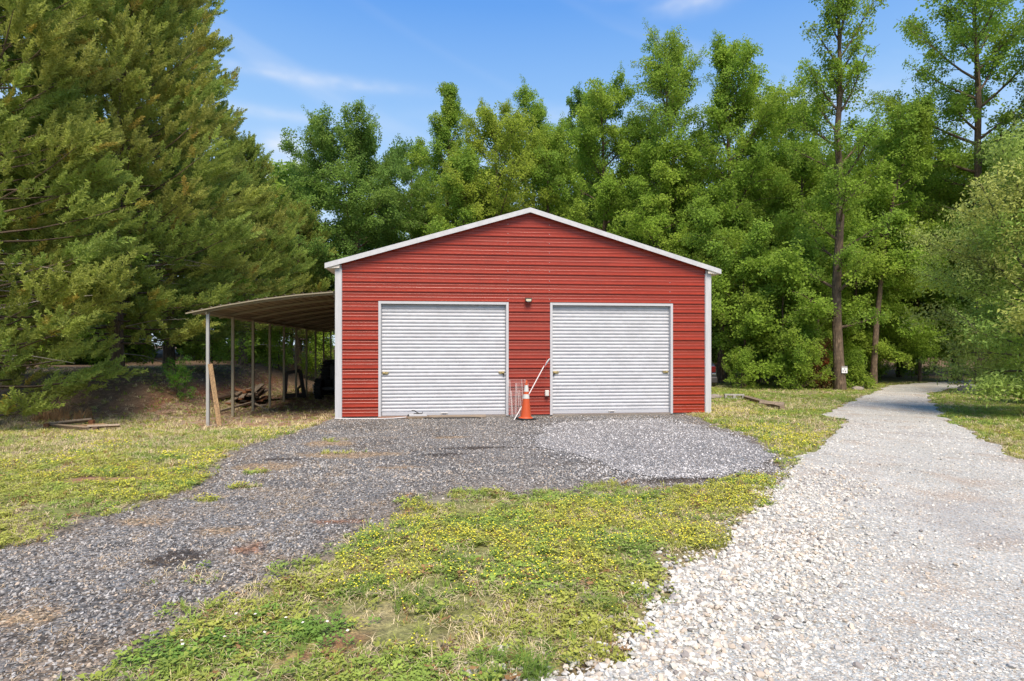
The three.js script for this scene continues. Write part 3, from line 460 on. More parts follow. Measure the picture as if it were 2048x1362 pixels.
// ───────────────────────── trees ─────────────────────────
const cone = (v) => 0.12 + 1.0 * Math.pow(1 - v, 0.75) * (0.72 + 0.28 * ss(0, 0.12, v)), fat = (v) => 0.16 + 0.95 * Math.pow(1 - v * v, 0.8) * (0.75 + 0.25 * ss(0, 0.15, v));
for (const c of [
  { seed: 101, x: -12.0, z: 0.2, H: 13, R: 2.7, branches: 170, shape: fat, low: 0.3, label: 'near cedar at the left edge with low drooping sprays' },
  { seed: 102, x: -11.6, z: -4.0, H: 14.5, R: 3.3, branches: 210, shape: fat, low: 0.9, label: 'broad olive green cedar beside the red bank' },
  { seed: 103, x: -12.3, z: -8.8, H: 17.4, R: 3.3, branches: 210, shape: cone, low: 1.2, density: 0.85, label: 'tallest dark cedar with a ragged pointed top against the sky' },
  { seed: 104, x: -11.3, z: -13.3, H: 9.8, R: 2.6, branches: 140, shape: fat, low: 1.6, density: 0.8, label: 'medium cedar rising above the carport roof' },
  { seed: 105, x: -10.2, z: -18.6, H: 8.6, R: 2.2, branches: 100, shape: fat, low: 1.6, density: 0.75, plume: 1.2, label: 'small far cedar just left of the barn roof' },
  { seed: 106, x: -15.6, z: -4.5, H: 16, R: 3.2, branches: 120, shape: fat, low: 2.0, density: 0.7, plume: 1.2, label: 'cedar half hidden behind the row at the left' },
]) cedar(c);

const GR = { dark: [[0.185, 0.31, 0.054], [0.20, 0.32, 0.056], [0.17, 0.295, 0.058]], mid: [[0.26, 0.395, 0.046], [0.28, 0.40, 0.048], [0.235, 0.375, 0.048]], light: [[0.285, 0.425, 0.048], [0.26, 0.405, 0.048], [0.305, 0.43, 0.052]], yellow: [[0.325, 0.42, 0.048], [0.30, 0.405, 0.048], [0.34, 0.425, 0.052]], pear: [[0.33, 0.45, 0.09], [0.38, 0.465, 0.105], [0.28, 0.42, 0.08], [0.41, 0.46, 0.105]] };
const up = (v) => Math.pow(Math.sin(Math.PI * clamp(0.16 + 0.80 * v)), 0.8), tall = (v) => 0.16 + 0.84 * Math.pow(Math.sin(Math.PI * clamp(0.10 + 0.85 * v)), 0.8), bush = (v) => 0.45 + 0.55 * Math.sin(Math.PI * clamp(0.1 + 0.7 * v));
for (const t of [
  { seed: 201, x: -14.4, z: -35.7, H: 15.5, R: 3.90, limbs: 30, colors: GR.yellow, geos: sprayCoarse, label: 'pale yellow green tree far behind the cedars' },
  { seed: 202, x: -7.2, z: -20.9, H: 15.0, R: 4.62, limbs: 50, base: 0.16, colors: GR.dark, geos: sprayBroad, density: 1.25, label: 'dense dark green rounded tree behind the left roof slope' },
  { seed: 203, x: -2.4, z: -24.4, H: 19.6, R: 4.12, limbs: 52, base: 0.2, shape: (v) => 0.14 + 0.9 * Math.pow(1 - v, 0.8), el1: 1.2, colors: GR.mid, geos: sprayBroad, label: 'tall pointed tree standing clear above the left roof slope' },
  { seed: 204, x: 0.8, z: -19.0, H: 15.4, R: 3.38, limbs: 36, base: 0.2, colors: GR.yellow, geos: sprayBroad, label: 'lighter yellow green tree just left of the gable peak' },
  { seed: 205, x: 4.1, z: -27.7, H: 19.8, R: 4.20, base: 0.2, limbs: 38, colors: GR.mid, geos: sprayBroad, label: 'mid green tree directly behind the gable peak' },
  { seed: 206, x: 8.9, z: -33.2, H: 23, R: 3.60, base: 0.25, limbs: 34, colors: GR.dark, geos: sprayCoarse, density: 0.8, label: 'thin dark treetop far behind the right roof slope' },
  { seed: 207, x: 7.6, z: -20.8, H: 18.0, R: 4.06, limbs: 44, base: 0.18, colors: GR.light, geos: sprayBroad, density: 1.2, label: 'full light green tree right of the gable peak' },
  { seed: 208, x: 11.1, z: -18.9, H: 20.2, R: 4.16, limbs: 42, base: 0.22, el1: 1.25, colors: GR.mid, geos: sprayBroad, density: 0.8, trunkR: 0.2, label: 'tall open tree with visible dark forked stems behind the right slope' },
  { seed: 209, x: 13.1, z: -15.6, H: 18.3, R: 3.24, limbs: 44, base: 0.18, el1: 1.25, shape: tall, colors: GR.light, geos: sprayBroad, trunkR: 0.2, label: 'tall narrow light green tree above the right barn corner' },
  { seed: 210, x: 18.8, z: -20.0, H: 17.4, R: 4.86, base: 0.3, limbs: 42, colors: GR.light, geos: sprayBroad, label: 'round topped tree between the two tallest trees on the right' },
  { seed: 211, x: 13.78, z: -7.83, H: 18.6, R: 2.09, limbs: 44, base: 0.14, el0: 0.35, el1: 1.32, shape: (v) => 0.7 + 0.6 * hash2(Math.floor(v * 14), 5), colors: GR.mid, geos: sprayBroad, density: 0.6, trunkR: 0.19, spray: 0.85, label: 'tall slender tree with a white sign on its trunk beside the driveway' },
  { seed: 212, x: 17.4, z: -10.6, H: 13.4, R: 2.0, lean: [2.6, 0.2], limbs: 22, base: 0.5, el1: 1.2, colors: GR.mid, geos: sprayBroad, density: 0.7, trunkR: 0.13, label: 'leaning thin tree right of the tree with the sign' },
  { seed: 213, x: 22.9, z: -10.6, H: 20.5, R: 3.91, limbs: 34, base: 0.3, el1: 1.2, shape: tall, colors: GR.mid, geos: sprayBroad, density: 0.8, trunkR: 0.24, label: 'tall airy tree over the right side with a straight grey trunk' },
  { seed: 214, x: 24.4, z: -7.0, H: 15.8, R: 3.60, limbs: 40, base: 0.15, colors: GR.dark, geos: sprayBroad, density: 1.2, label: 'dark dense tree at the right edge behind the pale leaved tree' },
  { seed: 215, x: 24.5, z: -17.4, H: 14.9, R: 5.00, limbs: 44, base: 0.2, colors: GR.light, geos: sprayBroad, label: 'broad bright tree over the far end of the driveway' },
  { seed: 216, x: 24.9, z: -14.0, H: 12.0, R: 3.84, limbs: 28, base: 0.25, lean: [1.6, 0], colors: GR.mid, geos: sprayBroad, trunkR: 0.2, label: 'tree with a dark slanting trunk above the driveway bend' },
  { seed: 217, x: 12.15, z: -14.75, H: 9.2, R: 3.00, limbs: 26, base: 0.35, colors: GR.mid, geos: sprayBroad, trunkR: 0.17, label: 'tree with a pale bare lower trunk just right of the barn' },
  { seed: 218, x: 11.2, z: -10.6, H: 6.4, R: 2.0, limbs: 26, base: 0.16, el0: 0, shape: bush, colors: GR.mid, geos: sprayBroad, trunkR: 0.05, density: 1.1, label: 'young tree with layered branches close to the barn corner' },
  { seed: 219, x: 12.3, z: -9.3, H: 5.4, R: 1.9, limbs: 24, base: 0.12, el0: 0, shape: bush, droop: 0.12, colors: GR.mid, geos: sprayBroad, trunkR: 0.045, label: 'low spreading young tree left of the tree with the sign' },
  { seed: 220, x: 15.0, z: -11.0, H: 6.5, R: 2.1, limbs: 24, base: 0.2, el0: 0, shape: bush, colors: GR.mid, geos: sprayBroad, trunkR: 0.05, label: 'dark understorey tree behind the sign trunk' },
  { seed: 221, x: 17.8, z: -12.2, H: 8.6, R: 3.6, limbs: 38, base: 0.22, el0: -0.1, droop: 0.26, shape: bush, colors: GR.light, geos: sprayBroad, trunkR: 0.07, label: 'tree whose branches arch over the left of the driveway tunnel' },
  { seed: 222, x: 22.6, z: -13.8, H: 8.6, R: 3.6, limbs: 38, base: 0.22, el0: -0.1, droop: 0.26, shape: bush, colors: GR.mid, geos: sprayBroad, trunkR: 0.07, label: 'tree arching over the driveway tunnel from its right side' },
  { seed: 223, x: 15.4, z: -17.0, H: 12.0, R: 3.64, limbs: 28, base: 0.14, colors: GR.mid, geos: sprayBroad, label: 'dark tree deep in the wood left of the sign trunk' },
  { seed: 224, x: 20.2, z: -16.0, H: 10.5, R: 3.64, limbs: 28, base: 0.3, colors: GR.mid, geos: sprayBroad, label: 'dark tree deep in the wood behind the driveway' },
  { seed: 225, x: 26.8, z: -8.9, H: 7.5, R: 2.6, limbs: 24, base: 0.08, colors: GR.mid, geos: sprayBroad, shape: bush, label: 'bushy tree right of the driveway bend' },
  { seed: 226, x: 19.0, z: -3.6, H: 5.2, R: 2.2, limbs: 24, base: 0.08, colors: GR.mid, geos: sprayBroad, shape: bush, trunkR: 0.05, label: 'bushy young tree behind the pale leaved tree' },
  { seed: 227, x: 27.5, z: -19.5, H: 13.5, R: 4.2, limbs: 34, base: 0.26, colors: GR.mid, geos: sprayCoarse, label: 'dark tree closing the driveway tunnel' },
  { seed: 228, x: 31.5, z: -15.8, H: 12.5, R: 4.0, limbs: 32, base: 0.2, colors: GR.mid, geos: sprayCoarse, label: 'shaded tree right of the driveway tunnel' },
  { seed: 229, x: 22.0, z: -23.5, H: 14.5, R: 4.2, limbs: 34, base: 0.26, colors: GR.mid, geos: sprayCoarse, label: 'shaded tree deep behind the driveway tunnel' },
  { seed: 230, x: 30.0, z: -26.0, H: 14.0, R: 4.4, limbs: 34, base: 0.14, colors: GR.mid, geos: sprayCoarse, label: 'farthest dark tree seen down the driveway' },
  { seed: 231, x: -1.2, z: -17.8, H: 13.0, R: 2.6, limbs: 30, base: 0.2, colors: GR.mid, geos: sprayBroad, label: 'lower green tree filling behind the left roof slope' },
  { seed: 232, x: 9.4, z: -16.4, H: 13.0, R: 2.7, limbs: 32, base: 0.2, colors: GR.light, geos: sprayBroad, label: 'lower bright tree filling behind the right roof slope' },
  { seed: 233, x: 4.0, z: -19.5, H: 14.8, R: 2.8, limbs: 32, base: 0.2, colors: GR.mid, geos: sprayBroad, label: 'green tree filling right behind the gable peak' },
  { seed: 234, x: 16.2, z: -14.0, H: 12.4, R: 2.9, limbs: 32, base: 0.25, colors: GR.mid, geos: sprayBroad, label: 'green tree filling left of the slender sign tree' },
  { seed: 235, x: -4.6, z: -27.0, H: 16.0, R: 3.6, limbs: 32, base: 0.15, colors: GR.mid, geos: sprayBroad, label: 'green tree between the dark rounded and the pointed tree' },
  { seed: 236, x: -12.6, z: -26.5, H: 10.0, R: 3.0, limbs: 28, base: 0.12, colors: GR.yellow, geos: sprayBroad, label: 'light tree glimpsed through the carport posts' },
]) broadleaf({ group: 'trees of the wood behind the barn', ...t });
// the pale narrow leaved tree by the drive
broadleaf({ seed: 301, name: 'ornamental_tree', x: 11.9, z: 1.5, H: 5.7, R: 2.25, limbs: 46, base: 0.13, el0: 0.05, el1: 1.15, trunkR: 0.075, shape: (v) => 0.55 + 0.5 * Math.sin(Math.PI * clamp(0.12 + 0.72 * v)), colors: GR.pear, geos: sprayNarrow, mat: M.glossLeaf, barkMat: M.barkGrey, density: 0.95, spray: 0.92, droop: 0.1, label: 'pale glossy narrow leaved tree on the right edge of the driveway lawn' });
// shrubs and saplings
for (const s of [
  { seed: 401, x: -9.6, z: -3.3, H: 0.8, R: 0.17, spray: 0.27, limbs: 11, colors: [[0.12, 0.31, 0.03], [0.15, 0.34, 0.035]], label: 'bright green sapling on the red bank left of the carport' },
  { seed: 402, x: 10.2, z: -9.0, H: 1.5, R: 0.55, colors: GR.light, label: 'small bright sapling near the dark vehicle' },
  { seed: 403, x: 12.0, z: -7.9, H: 1.7, R: 0.95, colors: GR.mid, label: 'low wide shrub at the wood edge left of the sign trunk' },
  { seed: 404, x: 13.2, z: -8.6, H: 1.5, R: 0.8, colors: [[0.30, 0.10, 0.03], [0.22, 0.11, 0.04], [0.12, 0.12, 0.04]], label: 'rust brown dying bush behind the sign trunk' },
  { seed: 405, x: 14.9, z: -8.6, H: 1.2, R: 0.7, colors: GR.mid, label: 'low dark shrub right of the sign trunk' },
  { seed: 406, x: 17.5, z: -4.0, H: 1.9, R: 1.3, colors: GR.mid, label: 'shrub at the lawn edge under the pale leaved tree' },
  { seed: 407, x: 15.2, z: -1.2, H: 1.6, R: 1.2, colors: GR.mid, label: 'dark shrub behind the pale leaved tree trunk' },
  { seed: 408, x: -11.3, z: -20.5, H: 4.6, R: 2.2, colors: GR.yellow, label: 'sunlit yellow green shrub seen through the carport' },
  { seed: 409, x: -10.3, z: -15.4, H: 2.6, R: 1.3, colors: GR.mid, label: 'green shrub behind the carport junk' },
  { seed: 410, x: -10.9, z: -9.0, H: 3.0, R: 1.4, colors: GR.mid, label: 'leafy shrub behind the lumber pile' },
  { seed: 411, x: -13.2, z: -7.2, H: 2.6, R: 1.6, colors: GR.mid, label: 'shrub in the shade behind the broad cedar' },
  { seed: 412, x: 9.3, z: -12.5, H: 2.8, R: 1.4, colors: GR.mid, label: 'shrub beyond the dark vehicle by the barn' },
  { seed: 413, x: 12.4, z: -11.5, H: 1.6, R: 1.1, colors: GR.mid, label: 'shrub under the layered young tree' },
  { seed: 415, x: 21.5, z: -19.0, H: 2.6, R: 1.8, colors: GR.mid, label: 'shrub at the back of the driveway tunnel' },
  { seed: 416, x: 25.0, z: -21.0, H: 3.0, R: 2.0, colors: GR.mid, label: 'wide shrub in the shade behind the driveway bend' },
  { seed: 417, x: 28.5, z: -17.6, H: 2.8, R: 2.0, colors: GR.mid, label: 'shrub on the outer side of the driveway bend' },
  { seed: 418, x: 18.2, z: -17.4, H: 2.6, R: 1.7, colors: GR.mid, label: 'shrub left of the driveway tunnel under the trees' },
  { seed: 419, x: 20.4, z: -14.9, H: 1.7, R: 1.2, colors: GR.mid, label: 'low shrub facing the end of the driveway' },
  { seed: 420, x: 24.2, z: -16.2, H: 1.8, R: 1.4, colors: GR.mid, label: 'low shrub facing the driveway bend' },
  { seed: 414, x: -8.6, z: -17.2, H: 2.4, R: 1.2, colors: GR.light, label: 'light shrub at the far end of the carport' },
]) broadleaf({ name: 'shrub', category: 'shrub', limbs: 14, base: 0.05, el0: 0.3, el1: 1.2, shape: (v) => 0.5 + 0.75 * hash2(Math.floor(v * 9), s.seed), geos: sprayBroad, spray: s.R < 0.6 ? 0.5 : 0.7, trunkR: 0.018, density: 0.62, group: 'shrubs at the wood edge', ...s });
// the wood beyond, read as one mass
{
  const r = mulberry(777), items = [[], []], g = new THREE.Group(); g.name = 'distant_wood'; g.userData = { kind: 'stuff', label: 'mass of green woodland closing the view behind the trees', category: 'woodland' }; scene.add(g);
  const stems = [];
  const clump = (x, z, y, R, n, cc) => { for (let k = 0; k < n; k++) { const d = rdir(r).multiplyScalar(R * Math.cbrt(r())); const f = 0.75 + 0.5 * r(); items[k % 2].push({ p: V(x + d.x, y + d.y * 0.8, z + d.z), q: spin(r), s: 1.5 + 0.8 * r(), c: cc.map((v) => v * f) }); } };
  for (let k = 0; k < 190; k++) {
    const u = r(), right = u < 0.62, x = right ? mix(2, 66, r()) : mix(-62, 2, r()), z0 = right ? -26 - 0.10 * Math.abs(x - 20) : x < -12 ? -6 - 0.2 * (x + 40) : -30, z = Math.min(z0, -9) - 3 - r() * 20; if (x < -10 && z > -20 && x > -20) continue;
    const H = (x < -8 ? 9 : 11) + r() * 5, y0 = hgt(x, z), cc = [...GR.dark, ...GR.mid][Math.floor(r() * 6)];
    stems.push(tube([V(x, y0 - 0.2, z), V(x + r() - 0.5, y0 + H * 0.5, z), V(x + r() - 0.5, y0 + H * 0.9, z)], [0.14 + 0.1 * r(), 0.11, 0.04], 6));
    for (let q = 0; q < 11; q++) { const v = q / 10; clump(x + (r() - 0.5) * 3.2, z + (r() - 0.5) * 3.2, y0 + mix(0.6, H, v), 1.0 + 0.9 * Math.sin(Math.PI * v), 17, cc); }
  }
  part(g, 'stems', merge(stems), M.bark, undefined, 'stuff');
  items.forEach((it, k) => instanced(g, 'foliage', sprayCoarse[k], M.leaf, it));
}
console.log('trees done', nSprays);

// ───────────────────────── things by the wall ─────────────────────────
{
  const y = hgt(-0.18, 0.68) + 0.006, c = thing('traffic_cone', 'orange traffic cone with two white bands in front of the wall', 'traffic cone', [-0.18, y, 0.66]);
  c.rotation.z = -0.02;
  const rAt = (h) => mix(0.128, 0.026, (h - 0.075) / 0.805), ring = (a, b, e = 0) => new THREE.LatheGeometry([[rAt(a) + e, a], [rAt((a + b) / 2) + e, (a + b) / 2], [rAt(b) + e, b]].map(([x, h]) => new THREE.Vector2(x, h)), 36);
  part(c, 'cone_body', new THREE.LatheGeometry([[0.17, 0.035], [0.165, 0.05], [0.135, 0.055], [0.128, 0.075], [rAt(0.88), 0.88], [0.020, 0.905], [0.0, 0.908]].map(([x, h]) => new THREE.Vector2(x, h)), 36), M.orange);
  part(c, 'reflective_band', ring(0.49, 0.59, 0.003), M.reflective); part(c, 'reflective_band', ring(0.65, 0.80, 0.003), M.reflective);
  part(c, 'base', rbox(0.37, 0.04, 0.37, 0, 0.02, 0, 0.015).rotateY(0.5), M.rubber);
  const p = thing('pole_pruner', 'white pole pruner with a hooked head leaning on the right door frame', 'pole pruner', [-0.46, hgt(-0.46, 0.72) + 0.006, 0.72]);
  const a = V(0, 0, 0), b = V(0.80, 1.24, -0.56), d = b.clone().sub(a);
  part(p, 'pole', tube([a, a.clone().addScaledVector(d, 0.5).add(V(0.008, -0.006, 0)), b], [0.012, 0.0125, 0.012], 10), M.pvc);
  part(p, 'hook_blade', new THREE.ExtrudeGeometry(new THREE.Shape([[0, 0], [0.05, 0.09], [0.10, 0.16], [0.145, 0.185], [0.15, 0.165], [0.115, 0.135], [0.075, 0.06], [0.022, -0.01]].map(([x, y2]) => new THREE.Vector2(x, y2))), { depth: 0.012, bevelEnabled: true, bevelSize: 0.002, bevelThickness: 0.002, bevelSegments: 1 }).translate(b.x - 0.005, b.y - 0.01, b.z - 0.006), M.reflective);
  part(p, 'lever', tube([b.clone().add(V(-0.01, -0.03, 0.012)), b.clone().add(V(0.03, 0.09, 0.014)), b.clone().add(V(0.055, 0.15, 0.014)), b.clone().add(V(0.06, 0.18, 0.012))], [0.009, 0.008, 0.007, 0.003], 6), M.redPaint);
  part(p, 'cutting_blade', tube([b.clone().add(V(0.0, -0.02, 0.02)), b.clone().add(V(0.07, 0.07, 0.02)), b.clone().add(V(0.13, 0.15, 0.02))], [0.008, 0.012, 0.004], 5), M.chrome);
  part(p, 'rope', tube([b.clone().add(V(0.01, -0.01, 0.03)), b.clone().add(V(0.035, -0.15, 0.035)), b.clone().add(V(0.03, -0.285, 0.035))], [0.003, 0.003, 0.003], 5), M.redPaint);
  part(p, 'rope_handle', rbox(0.055, 0.018, 0.018, b.x + 0.03, b.y - 0.292, b.z + 0.035, 0.006), M.black);
  const w = thing('wire_rack', 'bundle of white wire shelf grids leaning between left door and cone', 'wire rack', [-0.285, 0.03, 0.30]); w.rotation.x = -0.24;
  for (const [x, W2, Hh, tilt, z] of [[-0.02, 0.40, 0.90, 0.02, 0], [0.04, 0.30, 0.80, -0.05, 0.04], [-0.07, 0.22, 0.62, 0.04, 0.07]]) {
    const g = [], rod = (x0, y0, x1, y1, rr) => g.push(tube([V(x0, y0, 0), V(x1, y1, 0)], [rr, rr], 5));
    for (let k = 0; k <= Hh / 0.028; k++) rod(-W2 / 2, k * 0.028, W2 / 2, k * 0.028, 0.0016);
    for (const q of [-0.5, -0.42, 0.3, 0.5]) rod(q * W2, 0, q * W2, Hh, 0.0036);
    const m = part(w, 'wire_shelf', merge(g).rotateZ(tilt).translate(x, 0, z), M.wire);
  }
  // things lying along the left door
  const hy = (x, z) => hgt(x, z) + 0.008;
  single('weathered_board', 'short olive grey board on the gravel at the left door', 'board', rbox(0.50, 0.055, 0.14, 0, 0.0275, 0, 0.006), M.greyWood, [-2.68, hy(-2.68, 0.2), 0.20]).rotation.y = 0.02;
  const j = thing('metal_bracket', 'white metal channel with a bent dark lever lying on the short board', 'metal bracket', [-2.68, hy(-2.68, 0.2) + 0.055, 0.20], 0.02);
  part(j, 'channel', merge([rbox(0.42, 0.05, 0.09, 0, 0.025, 0, 0.006)]), M.white); part(j, 'end_pin', new THREE.CylinderGeometry(0.022, 0.022, 0.12, 10).rotateX(Math.PI / 2).translate(-0.225, 0.02, 0), M.darkMetal);
  part(j, 'lever', tube([V(-0.15, 0.135, 0), V(-0.08, 0.13, 0), V(-0.02, 0.085, 0.01), V(0.03, 0.06, 0.01), V(0.10, 0.06, 0.01), V(0.105, 0.10, 0.01)], [0.010, 0.011, 0.012, 0.012, 0.011, 0.009], 7), M.darkMetal); part(j, 'hinge_plate', rbox(0.2, 0.02, 0.06, 0.0, 0.058, 0, 0.005), M.darkMetal);
  single('grey_timber', 'long grey timber lying flat along the foot of left door', 'timber', rbox(1.35, 0.06, 0.09, 0, 0.03, 0, 0.006), M.paleWood, [-1.75, hy(-1.75, 0.16), 0.13]);
  single('black_hose', 'black hose end trailing on the gravel by the left door', 'hose', tube([V(-0.9, 0.016, -0.02), V(-0.5, 0.018, 0.05), V(0, 0.016, 0.04), V(0.35, 0.016, 0.05), V(0.55, 0.014, 0.11)], [0.014, 0.014, 0.014, 0.014, 0.013], 8), M.black, [-1.75, hy(-1.75, 0.28), 0.26]);
  single('white_pipe', 'thin white pipe sagging along the bottom of the left wall', 'pipe', tube([V(-0.85, 0.02, -0.02), V(-0.5, 0.014, 0.04), V(0, 0.013, 0.07), V(0.5, 0.016, 0.05), V(0.8, 0.03, 0.0)], [0.012, 0.012, 0.012, 0.012, 0.012], 8), M.pvc, [-3.75, hy(-3.75, 0.2), 0.18]);
  single('loose_plank', 'brown plank lying at the left end of left door', 'plank', rbox(0.75, 0.035, 0.09, 0, 0.0175, 0, 0.004), M.rustWood, [-3.25, hy(-3.25, 0.12), 0.10]);
}

// ───────────────────────── things under and beside the carport ─────────────────────────
{
  const gy = (x, z) => hgt(x, z);
  // brace plank leaning on the first post
  const a = V(-7.42, gy(-7.42, -0.05) + 1.42, 0.0), b = V(-7.10, gy(-7.10, 0.28) + 0.0, 0.28);
  single('leaning_plank', 'tan plank leaning against the front carport post', 'plank', bar(a, b, 0.03, 0.10), M.tanWood);
  single('white_rail', 'long pale rail lying on the dirt behind the front posts', 'rail', bar(V(-8.2, gy(-8.2, -2.5) + 0.05, -2.3), V(-7.85, gy(-7.85, -3.7) + 0.18, -4.1), 0.05, 0.05), M.paleWood);
  single('white_rail', 'short pale rail end lying beside the third post', 'rail', bar(V(-7.82, gy(-7.82, -4.0) + 0.17, -4.1), V(-7.2, gy(-7.2, -3.4) + 0.03, -3.4), 0.05, 0.05), M.paleWood);
  // lumber pile
  const r = mulberry(61), mats = [M.greyWood, M.paleWood, M.darkWood, M.rustWood, M.paleWood];
  for (let k = 0; k < 24; k++) {
    const layer = Math.floor(k / 4), L = 1.5 + r() * 1.3, x = -8.65 + (r() - 0.5) * 0.5 + (k % 4) * 0.19 - 0.2, z = -5.7 + (r() - 0.5) * 0.7, g = rbox(0.13 + r() * 0.06, 0.045, L, 0, 0, 0, 0.004);
    const m = single('lumber_board', 'weathered board in the jumbled lumber pile under the carport edge', 'board', g, mats[Math.floor(r() * 5)], [x, gy(-8.3, -5.6) + 0.05 + layer * 0.085 + (k % 4) * 0.012, z], 'boards in the lumber pile');
    m.rotation.set((r() - 0.5) * 0.12, 0.35 + (r() - 0.5) * 0.7, (r() - 0.5) * 0.25);
  }
  single('bent_sheet', 'rust coloured bent panel lying beyond the lumber pile', 'panel', (() => { const g = new THREE.PlaneGeometry(1.2, 0.7, 8, 4).rotateX(-Math.PI / 2), p = g.attributes.position; for (let i = 0; i < p.count; i++) p.setY(i, 0.12 * Math.sin(p.getX(i) * 2) + 0.05); g.computeVertexNormals(); return g; })(), M.rustWood, [-8.0, gy(-8.0, -7.0) + 0.12, -7.0]);
  // dark frame
  const f = thing('cab_shell', 'dark open metal cab frame standing under the carport', 'frame', [-7.55, gy(-7.5, -7.6), -7.7], 0.5);
  const A = V(-0.34, 0, 0), B = V(-0.26, 0.92, -0.1), D = V(0.22, 1.0, -0.1), Ee = V(0.36, 0, 0);
  part(f, 'upright', bar(A, B, 0.12, 0.12), M.darkMetal); part(f, 'upright', bar(Ee, D, 0.12, 0.12), M.darkMetal); part(f, 'top_rail', bar(B, D, 0.12, 0.10), M.darkMetal); part(f, 'bottom_rail', bar(V(-0.34, 0.1, 0.005), V(0.36, 0.1, 0.005), 0.16, 0.1), M.darkMetal); part(f, 'side_rail', bar(V(0.3, 0.5, -0.06), V(0.34, 0.3, -0.8), 0.06, 0.06), M.darkMetal); part(f, 'rear_leg', bar(V(0.34, 0.3, -0.8), V(0.34, 0, -0.8), 0.06, 0.06), M.darkMetal);
  // tractor, nose towards the yard
  const t = thing('tractor', 'dark old tractor parked in the shade of the carport', 'tractor', [-5.95, gy(-5.95, -8.4), -8.4]);
  const tyre = (R, w) => { const g = [new THREE.TorusGeometry(R - w * 0.5, w * 0.5, 10, 32).scale(1, 1, 1.05)]; for (let k = 0; k < 22; k++) for (const s of [-1, 1]) g.push(box(w * 0.55, R * 0.07, 0.05, s * w * 0.22, 0, 0).rotateY(0).translate(0, R - 0.012, 0).rotateX((k + (s > 0 ? 0.5 : 0)) / 22 * Math.PI * 2).rotateY(Math.PI / 2)); return merge(g).rotateY(Math.PI / 2); };
  const wheel = (x, z, R, w) => { const wg = new THREE.Group(); wg.name = 'wheel'; wg.position.set(x, R, z); t.add(wg); part(wg, 'tyre', tyre(R, w), M.rubber); part(wg, 'rim', merge([new THREE.CylinderGeometry(R * 0.56, R * 0.56, w * 0.4, 24).rotateZ(Math.PI / 2), new THREE.CylinderGeometry(R * 0.2, R * 0.2, w * 0.8, 12).rotateZ(Math.PI / 2)]), M.darkMetal); };
  for (const s of [-1, 1]) { wheel(s * 0.62, 1.15, 0.37, 0.24); wheel(s * 0.68, -0.75, 0.66, 0.38); part(t, 'fender', merge([rbox(0.34, 0.04, 0.9, s * 0.6, 1.36, -0.8, 0.015), rbox(0.04, 0.5, 0.9, s * 0.44, 1.12, -0.8, 0.015)]), M.darkMetal); }
  part(t, 'hood', rbox(0.46, 0.52, 1.35, 0, 0.98, 0.62, 0.06), M.darkMetal); part(t, 'grille', rbox(0.42, 0.5, 0.05, 0, 0.95, 1.31, 0.02), M.black); part(t, 'engine_block', rbox(0.36, 0.42, 1.9, 0, 0.6, 0.15, 0.03), M.black); part(t, 'front_axle', box(1.1, 0.1, 0.1, 0, 0.38, 1.15), M.black); part(t, 'rear_axle', box(1.2, 0.18, 0.18, 0, 0.66, -0.75), M.black);
  part(t, 'seat', merge([rbox(0.46, 0.1, 0.42, 0, 1.05, -0.7, 0.03), rbox(0.46, 0.4, 0.08, 0, 1.28, -0.9, 0.03)]), M.rubber); part(t, 'steering_wheel', merge([new THREE.TorusGeometry(0.19, 0.016, 8, 24).rotateX(1.1).translate(0, 1.38, -0.18), bar(V(0, 1.05, 0), V(0, 1.38, -0.18), 0.03)]), M.black); part(t, 'exhaust', new THREE.CylinderGeometry(0.03, 0.03, 0.7, 10).translate(0.14, 1.55, 0.7), M.darkMetal); part(t, 'roll_bar', merge([bar(V(-0.5, 0.9, -1.1), V(-0.5, 1.75, -1.1), 0.06), bar(V(0.5, 0.9, -1.1), V(0.5, 1.75, -1.1), 0.06), bar(V(-0.5, 1.75, -1.1), V(0.5, 1.75, -1.1), 0.06)]), M.darkMetal);
  single('white_bucket', 'white bucket behind the tractor wheel under the carport', 'bucket', merge([new THREE.CylinderGeometry(0.15, 0.125, 0.36, 20, 1, true).translate(0, 0.18, 0), new THREE.CylinderGeometry(0.155, 0.155, 0.03, 20).translate(0, 0.36, 0)]), M.pvc, [-7.2, gy(-7.2, -9.6), -9.6]);
  // nailed frame on the grass
  const y = gy(-10.0, 0.2), q = thing('wooden_frame', 'broken wooden pallet frame lying on the grass left of the carport', 'pallet frame', [-10.05, y, 0.35], 0.0);
  part(q, 'runner', bar(V(-0.62, 0.07, -0.05), V(0.55, 0.06, 0.55), 0.10, 0.05), M.greyWood); part(q, 'cross_board', bar(V(-0.62, 0.10, -0.05), V(-0.02, 0.13, -0.52), 0.045, 0.10), M.greyWood); part(q, 'cross_board', bar(V(0.5, 0.10, 0.52), V(1.0, 0.09, 0.25), 0.04, 0.10), M.paleWood); part(q, 'cross_board', bar(V(0.1, 0.085, 0.27), V(0.55, 0.08, -0.02), 0.03, 0.07), M.tanWood); part(q, 'block', rbox(0.1, 0.13, 0.1, -0.60, 0.06, 0.03, 0.008), M.rustWood); part(q, 'block', rbox(0.1, 0.13, 0.1, 0.0, 0.065, -0.5, 0.008), M.rustWood); part(q, 'block', rbox(0.1, 0.11, 0.1, 0.66, 0.05, 0.50, 0.008), M.darkWood);
}

